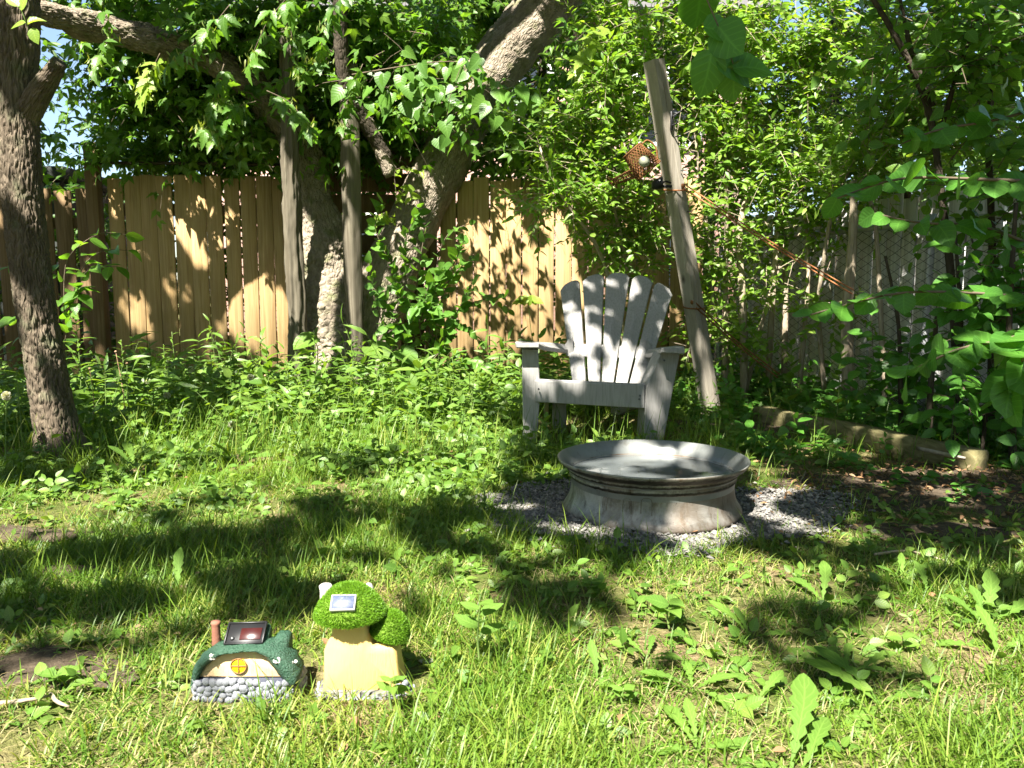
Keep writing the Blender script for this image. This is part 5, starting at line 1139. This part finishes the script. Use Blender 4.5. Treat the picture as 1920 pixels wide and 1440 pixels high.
# climbing vine / sapling at the foot of the leaning trunk
t = thing('leafy_sapling', 'bushy sunlit sapling at the foot of the leaning trunk, before the right fence', 'shrub', G(800, 706))
br = [[(790, 700, 6.0), (770, 600, 6.0), (740, 500, 5.95), (720, 470, 5.9)], [(800, 700, 6.0), (810, 560, 5.95), (830, 430, 5.9), (880, 420, 5.85)], [(815, 690, 6.0), (840, 590, 5.9), (900, 560, 5.85), (950, 555, 5.8)], [(780, 690, 5.95), (750, 620, 5.9), (720, 610, 5.85)],
      [(800, 690, 5.95), (820, 620, 5.9), (860, 600, 5.85), (900, 640, 5.85)], [(790, 640, 5.95), (780, 540, 5.9), (790, 470, 5.85), (800, 420, 5.85)], [(800, 660, 5.9), (840, 520, 5.85), (890, 480, 5.8)], [(770, 640, 5.9), (720, 560, 5.85), (700, 540, 5.8)],
      [(790, 600, 5.9), (800, 540, 5.8), (830, 500, 5.8)], [(790, 600, 5.85), (750, 560, 5.8), (740, 520, 5.8)], [(830, 640, 5.85), (870, 560, 5.8), (890, 520, 5.8)]]
br += [[(780, 690, 5.95), (730, 640, 5.95), (700, 560, 5.9), (690, 480, 5.9)], [(800, 560, 5.9), (850, 500, 5.85), (870, 450, 5.8)], [(760, 520, 5.9), (760, 440, 5.9), (790, 390, 5.85)], [(810, 700, 5.9), (870, 670, 5.85), (920, 690, 5.8)], [(790, 700, 5.8), (760, 660, 5.75), (710, 670, 5.75)], [(740, 500, 5.95), (700, 430, 5.9), (715, 380, 5.9)], [(820, 600, 5.8), (800, 560, 5.75), (770, 590, 5.75)], [(800, 690, 5.85), (840, 640, 5.8), (830, 580, 5.75)]]
for b in br: leafy_branch(t, [P(*q) for q in b], 26, 'ovate', 'heart', .11, .006, 'twig', down=.25, nup=(-.2, -.8, .5))
t = thing('creeper', 'yellow green creeper climbing the trunk above the bushy sapling', 'vine', P(745, 430, 6.1))
for pth in ([(738, 430, 6.1), (745, 370, 6.1), (735, 310, 6.1), (790, 320, 6.05)], [(742, 380, 6.1), (765, 345, 6.05), (770, 370, 6.0)], [(745, 420, 6.1), (720, 400, 6.05), (700, 420, 6.0)]):
    leafy_branch(t, [P(*q) for q in pth], 12, 'ovate', 'yellowleaf', .08, .003, nup=(-.2, -.8, .4), down=.4)
t = thing('young_sapling', 'small yellow leaved seedling casting its shadow on the right board fence', 'plant', G(1030, 712))
stem_part(t, [P(1010, 700, 6.75), P(995, 620, 6.72), P(990, 560, 6.7)], .004)
for a in np.linspace(0, 6.0, 9): leaf_obj(t, 'ovate', 'yellowleaf', P(990 + 8 * math.cos(a), 562 + 10 * math.sin(a), 6.7), (math.cos(a), -.3, math.sin(a) * .6 - .2), (0, -.7, .7), .10)
t = thing('fence_twig', 'thin twig with a few blue green leaves before the sunlit boards', 'twig', P(905, 560, 6.5)); leafy_branch(t, [P(880, 540, 6.5), P(920, 555, 6.5), P(955, 580, 6.48)], 7, 'ovate', 'heart', .09, .002, nup=(-.1, -.9, .3))
# shaded sapling right of the left tree
t = thing('shade_sapling', 'shaded sapling with oval leaves beside the left trunk, before the fence', 'shrub', G(140, 740))
for pth in ([(110, 720, 4.9), (140, 520, 4.9), (180, 460, 4.85), (240, 470, 4.8)], [(120, 620, 4.9), (160, 500, 4.85), (220, 500, 4.8)], [(120, 600, 4.9), (120, 480, 4.9), (190, 430, 4.85), (235, 440, 4.8)], [(110, 520, 5), (60, 470, 5), (20, 500, 5)], [(130, 560, 4.9), (150, 540, 4.85), (130, 600, 4.8)], [(100, 640, 4.9), (50, 590, 4.9), (10, 600, 4.9)]):
    leafy_branch(t, [P(*q) for q in pth], 13, 'ovate', 'elder', .105, .004, nup=(-.1, -.5, .8))
# hanging ash leaved sprays at the upper left
EL = [((560, -30, 4.9), (500, 40, 4.9), (470, 110, 4.88), 'leafy maple spray with seed keys hanging at top between the limb and the split post'), ((430, 10, 4.9), (390, 60, 4.9), (330, 110, 4.88), 'maple spray hanging below the upper left limb'),
      ((420, 120, 4.9), (400, 190, 4.9), (385, 235, 4.88), 'maple spray with seed keys hanging lowest over the left fence'), ((500, 170, 4.8), (545, 190, 4.8), (580, 240, 4.78), 'maple spray hanging in front of the split post'),
      ((480, 190, 4.9), (440, 200, 4.9), (400, 260, 4.88), 'maple spray just left of the split post'), ((300, 100, 5.2), (280, 140, 5.2), (270, 170, 5.2), 'sunlit maple tuft under the middle of the upper left limb'),
      ((1140, 40, 5.1), (1100, 80, 5.1), (1080, 130, 5.1), 'maple spray with sunlit leaves left of the leaning post top'), ((650, -20, 5.2), (610, 40, 5.2), (600, 110, 5.2), 'maple spray at the top middle beside the dark branch'),
      ((540, -20, 5.4), (545, 60, 5.4), (560, 130, 5.38), 'maple spray covering the top of the split post'), ((680, 120, 5.6), (660, 170, 5.6), (640, 230, 5.58), 'maple spray before the upper end of the square post'), ((180, -30, 5.4), (210, 60, 5.4), (180, 120, 5.38), 'maple spray hanging nearest the left trunk under the limb')]
for i, (a, b, c, lab) in enumerate(EL):
    t = thing('maple_spray', lab, 'branch', P(*a), 'hanging maple sprays'); leafy_branch(t, [P(*a), P(*b), P(*c)], 13, 'elder', 'elder' if i not in (5, 6) else 'yellowleaf', .15, .003, down=.6, nup=(-.15, -.7, .6))
    q = [P(*c) + R.normal(size=3) * .03 for _ in range(26)] + [P(*b) + R.normal(size=3) * .03 for _ in range(12)]
    mb = MB(); scatter(mb, LANCE, q, np.tile([0, 0, -1.], (38, 1)) + R.normal(size=(38, 3)) * .25, unit(38), .045); mb.build('seed_keys', M['key'], t, 'stuff')

# tall leafy weeds
def tall_weed(px, py, top, Y, label, kind='lance', K=22, size=.12, mat='weed', lean=0.):
    b = P(px, py, Y); b[2] = gz(b[0], b[1]); H = P(px, top, Y)[2]; t = thing('tall_weed', label, 'weed', b, None)
    tp = np.array([b[0] + lean, b[1], H]); stem_part(t, [b, (b + tp) / 2 + [.01, 0, 0], tp], .004)
    for i in range(K):
        f = .12 + .86 * (i + .5) / K; a = i * 2.4; q = b + (tp - b) * f; s = size * (1.05 - .65 * f) if kind == 'lance' else size * (.8 + .3 * R.random()) * (1.1 - .5 * f)
        leaf_obj(t, kind, mat, q, (math.cos(a), math.sin(a), .55 + .5 * f), (-.4 * math.cos(a), -.4 * math.sin(a) - .1, .8), s * (.8 + .4 * R.random()))
    return t
TW = [(288, 800, 640, 4.6, 'tall leafy goldenrod stalk in sun before the shaded left boards', 'lance', 26, .17), (152, 760, 585, 4.8, 'tall shaded goldenrod stalk close right of the left trunk', 'lance', 30, .15),
      (612, 800, 668, 4.7, 'bright goldenrod stalk with arching leaves before the pointed post foot', 'lance', 28, .18), (562, 810, 705, 4.5, 'shorter goldenrod stalk left of the one before the pointed post', 'lance', 22, .15),
      (132, 790, 660, 4.9, 'short goldenrod stalk half hidden behind the left trunk', 'lance', 22, .15), (368, 800, 655, 4.7, 'slim seeding mustard stalk in the middle of the left weeds', 'lance', 9, .06),
      (257, 760, 630, 5.2, 'thin small leaved stalk at the foot of the shaded boards', 'ovate', 10, .06), (700, 760, 690, 5.4, 'low leafy weed at the foot of the square post', 'ovate', 12, .08),
      (880, 790, 700, 4.6, 'grassy weed clump left of the chair leg', 'lance', 16, .1), (1022, 850, 780, 3.85, 'weed with round leaves standing before the left chair leg', 'ovate', 12, .075),
      (1300, 770, 690, 4.8, 'weed cluster at the foot of the leaning post', 'ovate', 14, .08), (905, 960, 900, 2.75, 'little weed at the left rim of the gravel', 'ovate', 10, .04), (1570, 740, 610, 4.6, 'shaded leafy weed under the lower cord end', 'ovate', 16, .11), (1480, 760, 640, 4.9, 'shaded weed clump left of the chain link post', 'ovate', 16, .11)]
for w_ in TW: tall_weed(*w_)
STALKS = (('before the shaded left boards', (190, 235, 310, 330, 405)), ('before the left sun patch', (440, 470, 505, 545)), ('at the feet of the two old posts', (590, 640, 660)),
          ('below the leafy sapling', (690, 735, 770, 790, 815, 850)), ('left of the grey chair', (905, 940, 955)), ('close beside or behind the grey chair', (1085, 1160, 1290)))
ORD = {3: ('leftmost', 'middle', 'rightmost'), 4: ('leftmost', 'second from left', 'third from left', 'rightmost'), 5: ('leftmost', 'second from left', 'middle', 'second from right', 'rightmost'), 6: ('leftmost', 'second from left', 'third from left', 'third from right', 'second from right', 'rightmost')}
for where, row in STALKS:
    for q_, px in zip(ORD[len(row)], row):
        t = tall_weed(px + R.normal() * 3, 800, 612 + 80 * R.random() + (35 if px > 700 else 0) + (50 if px > 1000 else 0), 4.4 + 1.5 * R.random(), q_ + ' of the leafy weed stalks ' + where, 'lance' if R.random() < .65 else 'ovate', int(16 + 10 * R.random()), .12 if px < 1000 else .08); t['group'] = 'leafy stalks in the tall weeds'
# round burdock leaves
for px, py, Y, lab in ((590, 634, 5.6, 'round sunlit burdock leaf on a stalk before the split post'), (695, 650, 5.5, 'wide burdock leaf pointing right before the trunk foot'), (750, 660, 5.5, 'burdock leaf drooping right of the square post')):
    b = P(px, 740, Y); b[2] = 0; t = thing('burdock_leaf', lab, 'plant', b); q = P(px, py, Y); stem_part(t, [b, q + [.02, .02, -.06], q], .005); leaf_obj(t, 'round', 'weed', q, (.5 if px > 600 else -.6, -.4, -.25), (0, -.5, .8), .17)
# dandelions
def clock(px, py, Y, lab, base=None, seeds=True, mat='stem'):
    q = P(px, py, Y); b = q.copy(); b[0] += R.normal() * .03; b[2] = 0; b[1] -= .02
    t = thing('dandelion_clock' if seeds else 'dandelion_stalk', lab, 'dandelion', b); stem_part(t, [b, (b + q) / 2 + [R.normal() * .01, 0, 0], q], .0035, mat)
    if seeds:
        u_ = unit(150); mb = MB(); scatter(mb, (np.array([[-.05, 0, 0], [.05, 0, 0], [.05, .8, 0], [-.05, .8, 0], [-.28, .95, .0], [.28, .95, 0], [0, 1.03, 0]]), np.array([[0, 1, 2], [0, 2, 3], [3, 2, 6], [3, 6, 4], [2, 5, 6]]), np.array([[0, 0, 0]] * 7)), np.tile(q, (150, 1)), u_, unit(150), .021); mb.build('seed_head', M['dandfluff'], t, 'stuff')
    else:
        mb = MB(); lathe(mb, [(.001, -.004), (.006, -.002), (.007, .004), (.003, .008), (.001, .008)], 10); mb.v[0] += q; mb.build('bud', M['redstem'], t)
for d in ((12, 742, 3.6, 'large white dandelion clock at the left edge of the photo'), (470, 708, 4.9, 'white dandelion clock before the sunlit fence patch'), (358, 693, 5.0, 'dim dandelion clock among the shaded boards'), (435, 796, 4.2, 'pale dandelion clock low in the sunny left weeds'),
          (313, 742, 4.6, 'shaded dandelion clock right of the tall goldenrod'), (216, 714, 5.1, 'faint dandelion clock behind the pinkish stalks'), (276, 714, 5.0, 'faint dandelion clock just left of the tall goldenrod top')): clock(*d)
for d in ((217, 660, 4.5, 'pinkish bare dandelion stalk leaning right, right of the left trunk'), (168, 692, 4.4, 'short bare dandelion stalk closest right of the left trunk'), (238, 682, 4.5, 'bare dandelion stalk left of the tall goldenrod'), (431, 660, 4.8, 'thin bare dandelion stalk before the middle of the left fence'), (30, 692, 3.9, 'bare dandelion stalk left of the left trunk'), (497, 705, 4.7, 'bare dandelion stalk right of the white clock')): clock(*d, seeds=False, mat='redstem' if d[0] in (217, 168) else 'stem')
def rosette(px, py, lab, leaves, size, kind='dand'):
    b = G(px, py); b[2] = gz(b[0], b[1]) + .004; t = thing('dandelion_plant', lab, 'dandelion', b)
    for i, (a, el) in enumerate(leaves):
        leaf_obj(t, kind, 'dand', b + [R.normal() * .006, R.normal() * .006, 0], (math.cos(a) * math.cos(el), math.sin(a) * math.cos(el), math.sin(el)), (-math.cos(a) * math.sin(el), -math.sin(a) * math.sin(el) - .25, math.cos(el)), size * .95 * (.75 + .45 * R.random()))
def fan(n, el0=.3, el1=1.1): return [(i * 6.283 / n + R.normal() * .3, el0 + (el1 - el0) * R.random()) for i in range(n)]
for r_ in ((1650, 1325, 'dandelion with one very broad grey green leaf at lower right', [(2.2, .85), (2.6, .7), (.4, .3), (-1, .2), (4, .3)], .155), (1868, 1245, 'dandelion with an upright ribbed leaf near the right edge', [(1.7, 1.2), (1.2, .8), (2.6, .4), (-.5, .3), (.3, .6)], .11),
           (1845, 1190, 'dandelion with two tall shaded leaves at the right edge', [(1.6, 1.25), (1.0, 1.15), (2.4, .9), (.2, .7)], .125), (1490, 1460, 'large dandelion leaf arching up at the bottom right of the lawn', [(.8, .6), (1.1, .9), (-.4, .3), (2.8, .3), (-2, .1)], .16),
           (1305, 1420, 'dandelion with long pale leaves left of the lawn bottom right', [(1.5, 1.0), (1.9, .7), (4.6, .2), (.2, .3), (3.2, .3)], .12), (1420, 1315, 'single dandelion leaf leaning right in mid foreground', [(.6, .8), (2, .5), (3.5, .3)], .08),
           (1625, 1318, 'yellowish pointed dandelion leaf beside the broad one', [(1.7, 1.1), (.1, .2), (3.0, .3)], .075), (1405, 1195, 'dandelion with twisted leaves behind the shady patch', [(2.3, .9), (1.8, 1.1), (3.8, .4), (0, .4)], .10), (1590, 1260, 'dark dandelion in the shadow right of centre', fan(6, .5, 1.1), .11),
           (1300, 1300, 'dandelion with long pale leaves in the sunny patch below the shadow', fan(6, .3, 1.1), .11), (1120, 1290, 'single upright narrow dandelion leaf in the middle of the lawn', [(1.6, 1.3), (3.4, .3)], .085), (945, 1345, 'flat dandelion rosette in sun below the leafy sprout', fan(7, .15, .7), .085),
           (1010, 1340, 'small dandelion rosette right of the sunny flat one', fan(5, .2, .8), .075), (1540, 1130, 'dandelion with a dark upright leaf in the sunlit grass', [(1.2, 1.0), (2.0, .5), (-.3, .3), (3.4, .4)], .115), (1690, 1090, 'dandelion leaves just past the sunlit grass at right', fan(5, .5, 1.2), .10),
           (320, 1110, 'blurred upright dock leaf in the left lawn', [(1.7, 1.3), (2.6, .4), (.4, .3)], .13), (1740, 1120, 'slim dandelion leaf with ragged edge in the right shade', [(1.7, 1.2), (2.5, .4)], .095), (560, 890, 'dandelion rosette in the sunny left weeds', fan(7, .4, 1.1), .15), (250, 880, 'dandelion rosette beside the left tree roots', fan(7, .4, 1.1), .15),
           (440, 870, 'dark leaved dandelion rosette in the left weeds', fan(7, .5, 1.2), .16), (760, 870, 'dandelion rosette between the weeds and the gravel', fan(6, .4, 1.0), .13), (840, 1300, 'small dandelion right of the mushroom cottage', fan(5, .2, .7), .06), (1210, 1240, 'dandelion at the edge of the middle shadow', fan(5, .4, 1.1), .09)): rosette(*r_)
for px, py, top, lab, sz in ((900, 1255, 1130, 'thick stemmed leafy sprout standing alone right of the mushroom cottage', .06), (735, 1335, 1270, 'seedling with two green leaf pairs before the mushroom cottage', .035), (1170, 1330, 1290, 'small green seedling in the middle foreground', .03), (1110, 1120, 1090, 'leafy seedling cluster at the upper edge of the middle shadow', .045), (1255, 1180, 1130, 'leafy weed left of the dark foreground shadow', .055), (105, 1290, 1265, 'flat weed in the bare soil left of the green roofed cottage', .04)):
    b = G(px, py); Y = b[1]; q = P(px, top, Y); t = thing('seedling', lab, 'plant', b); stem_part(t, [b, (b + q) / 2 + [-.006, 0, 0], q], .0028)
    for i in range(6): a = i * 2.2 + .4; f = .55 + .45 * i / 5; leaf_obj(t, 'ovate', 'dand', b + (q - b) * f, (math.cos(a), math.sin(a) * .7, .25), (0, -.4, .9), sz * (.7 + .5 * R.random()))

# twigs, stones and litter on the ground
for i, (a, b, c, lab) in enumerate((((0, 1318), (60, 1312), (98, 1303), 'bare twig lying on soil at the left edge'), ((95, 1302), (108, 1318), (130, 1325), 'short curved twig end on the bare soil'), ((1563, 892), (1590, 915), (1640, 912), 'pale curved twig on dark soil below the timber'), ((1500, 905), (1508, 890), (1512, 880), 'short twig standing in the dark soil'), ((1640, 1040), (1700, 1030), (1770, 1050), 'brown stick half buried in shade at right'))):
    t = thing('fallen_twig', lab, 'twig', G(*a)); stem_part(t, [G(*a, .012), G(*b, .02), G(*c, .012)], .005, 'palestem', 'stick', 20)
for i, (px, py, s, lab) in enumerate(((215, 1278, .05, 'flat brown stone left of the green roofed cottage'), (10, 1010, .09, 'flat pale stone in the grass at the left edge'), (100, 1008, .07, 'second flat stone in the left grass'), (800, 1240, .016, 'small flat stone right of the mushroom cottage'))):
    c = G(px, py); t = thing('flat_stone', lab, 'stone', c); mb = MB(); a = np.linspace(0, 6.283, 14, endpoint=False); rs = 1 + .25 * (R.random(14) - .5)
    v = np.concatenate([np.stack([np.cos(a) * rs * s * k_, np.sin(a) * rs * s * .6 * k_, np.full(14, z)], 1) for k_, z in ((1, 0), (1.02, s * .12), (.85, s * .2), (.02, s * .22))]); mb.add(v + c, None, grid_q(4, 14, True)); mb.build('slab', M['earth'] if i != 3 else M['white'], t)
x, y = zone(-2.6, 2.8, 1.25, 4.8, 1)(260); 
mb = MB(); scatter(mb, OVATE, np.stack([x, y, gz(x, y) + .012 + .02 * R.random(len(x))], 1), unit(len(x), 0, .25), norm(np.array([0, 0, 1.]) + R.normal(size=(len(x), 3)) * .4), .010 + .018 * R.random(len(x))); mb.build('leaf_litter', M['deadleaf'], None, 'stuff')
x = 1.75 + R.normal(size=1400) * .42; y = 3.2 + R.normal(size=1400) * .34
mb = MB(); scatter(mb, SMALL, np.stack([x, y, gz(x, y) + .01 + .015 * R.random(1400)], 1), unit(1400, 0, .25), norm(np.array([0, 0, 1.]) + R.normal(size=(1400, 3)) * .5), .014 + .022 * R.random(1400)); mb.build('leaf_litter', M['deadleaf'], None, 'stuff')

# ------------------------------------------------------------------ grass
def blades(x, y, length, width, lean, mat, name, flat=0.):
    N = len(x); az = R.random(N) * 6.283; ln = length; w_ = width
    d = np.stack([np.cos(az), np.sin(az), 0 * az], 1); sdv = np.stack([-np.sin(az + .7 * R.normal(size=N)), np.cos(az + .3), 0 * az], 1); sdv = norm(sdv)
    b = np.stack([x, y, gz(x, y) - .002 + flat * R.random(N)], 1); rows = []
    th0 = lean * .4; th1 = np.minimum(lean * 1.7, 2.0); p = b; prev = 0
    for s in (0, .34, .68, 1.0):
        t_ = th0 + (th1 - th0) * s; p = p + ((s - prev) * ln)[:, None] * (d * np.sin(t_)[:, None] + EZ * np.cos(t_)[:, None]); prev = s
        if s < 1: rows += [p - sdv * (w_ * (1 - .55 * s) / 2)[:, None], p + sdv * (w_ * (1 - .55 * s) / 2)[:, None]]
        else: rows.append(p)
    v = np.stack(rows, 1); T = np.array([[0, 1, 3], [0, 3, 2], [2, 3, 5], [2, 5, 4], [4, 5, 6]])
    pn = np.clip((vnoise(np.stack([x * 3, y * 3, x * 0], 1), 61) - .5) * 1.3 + .5, 0, 1); a = np.zeros((N, 7, 3)); a[..., 2] = np.clip(.55 * pn + .45 * R.random(N), 0, .999)[:, None]; a[:, :, 1] = [0, 0, .3, .3, .7, .7, 1]
    mb = MB(); mb.add(v, (T[None] + (np.arange(N) * 7)[:, None, None]).reshape(-1, 3), None, a); return mb.build(name, M[mat], None, 'stuff')
def lawn(n, y0, y1, pw):
    y = y0 + (y1 - y0) * R.random(n) ** pw; x = (R.random(n) * 2 - 1) * (.66 * y + .22)
    cl_ = vnoise(np.stack([x * 2.4, y * 2.4, x * 0], 1), 41) * .6 + vnoise(np.stack([x * 9, y * 9, x * 0], 1), 42) * .4
    shade_thin = 1 - .75 * np.clip((x - .85) / .5, 0, 1) * np.clip((y - 2.35) / .4, 0, 1)
    m = ((gravel_d(x, y) > .93) | ((R.random(n) < .10) & (gravel_d(x, y) > .6) & (np.hypot(x - .51, y - 2.87) > .36))) & (earth_d(x, y) > .35 + .9 * R.random(n)) & ~house_zone(x, y) & ~(chair_zone(x, y) & (R.random(n) < .75)) & (R.random(n) < np.clip(1.9 * cl_ - .25, .1, 1) * shade_thin)
    return x[m], y[m], cl_[m]
x, y, c_ = lawn(128000, 1.12, 3.4, 1.0); n = len(x); blades(x, y, (.025 + .06 * R.random(n) ** 1.6) * (.6 + .8 * c_), .0024 + .002 * R.random(n), .35 + .85 * R.random(n), 'grass', 'lawn_grass')
x, y, c_ = lawn(58000, 3.2, 7.0, .9); n = len(x); blades(x, y, (.04 + .09 * R.random(n) ** 1.5), .0035 + .002 * R.random(n), .3 + .6 * R.random(n), 'grass', 'lawn_grass')
x, y, c_ = lawn(60000, 1.12, 3.2, .95); m = R.random(len(x)) < np.clip(1.15 - 1.6 * c_, .12, 1); x, y = x[m], y[m]; n = len(x); blades(x, y, .025 + .045 * R.random(n), .0014 + .001 * R.random(n), .9 + .5 * R.random(n), 'straw', 'dry_thatch', .012)
x, y, c_ = lawn(10000, 3.6, 6.4, 1.0); n = len(x); blades(x, y, .12 + .16 * R.random(n), .0035 + .002 * R.random(n), .15 + .4 * R.random(n), 'grass', 'tall_grass')
x, y, c_ = lawn(11000, 1.2, 4.5, 1.0); m = c_ > .52; x, y = x[m], y[m]; n = len(x); blades(x, y, .07 + .09 * R.random(n), .0025 + .0015 * R.random(n), .2 + .5 * R.random(n), 'grass', 'tall_grass')
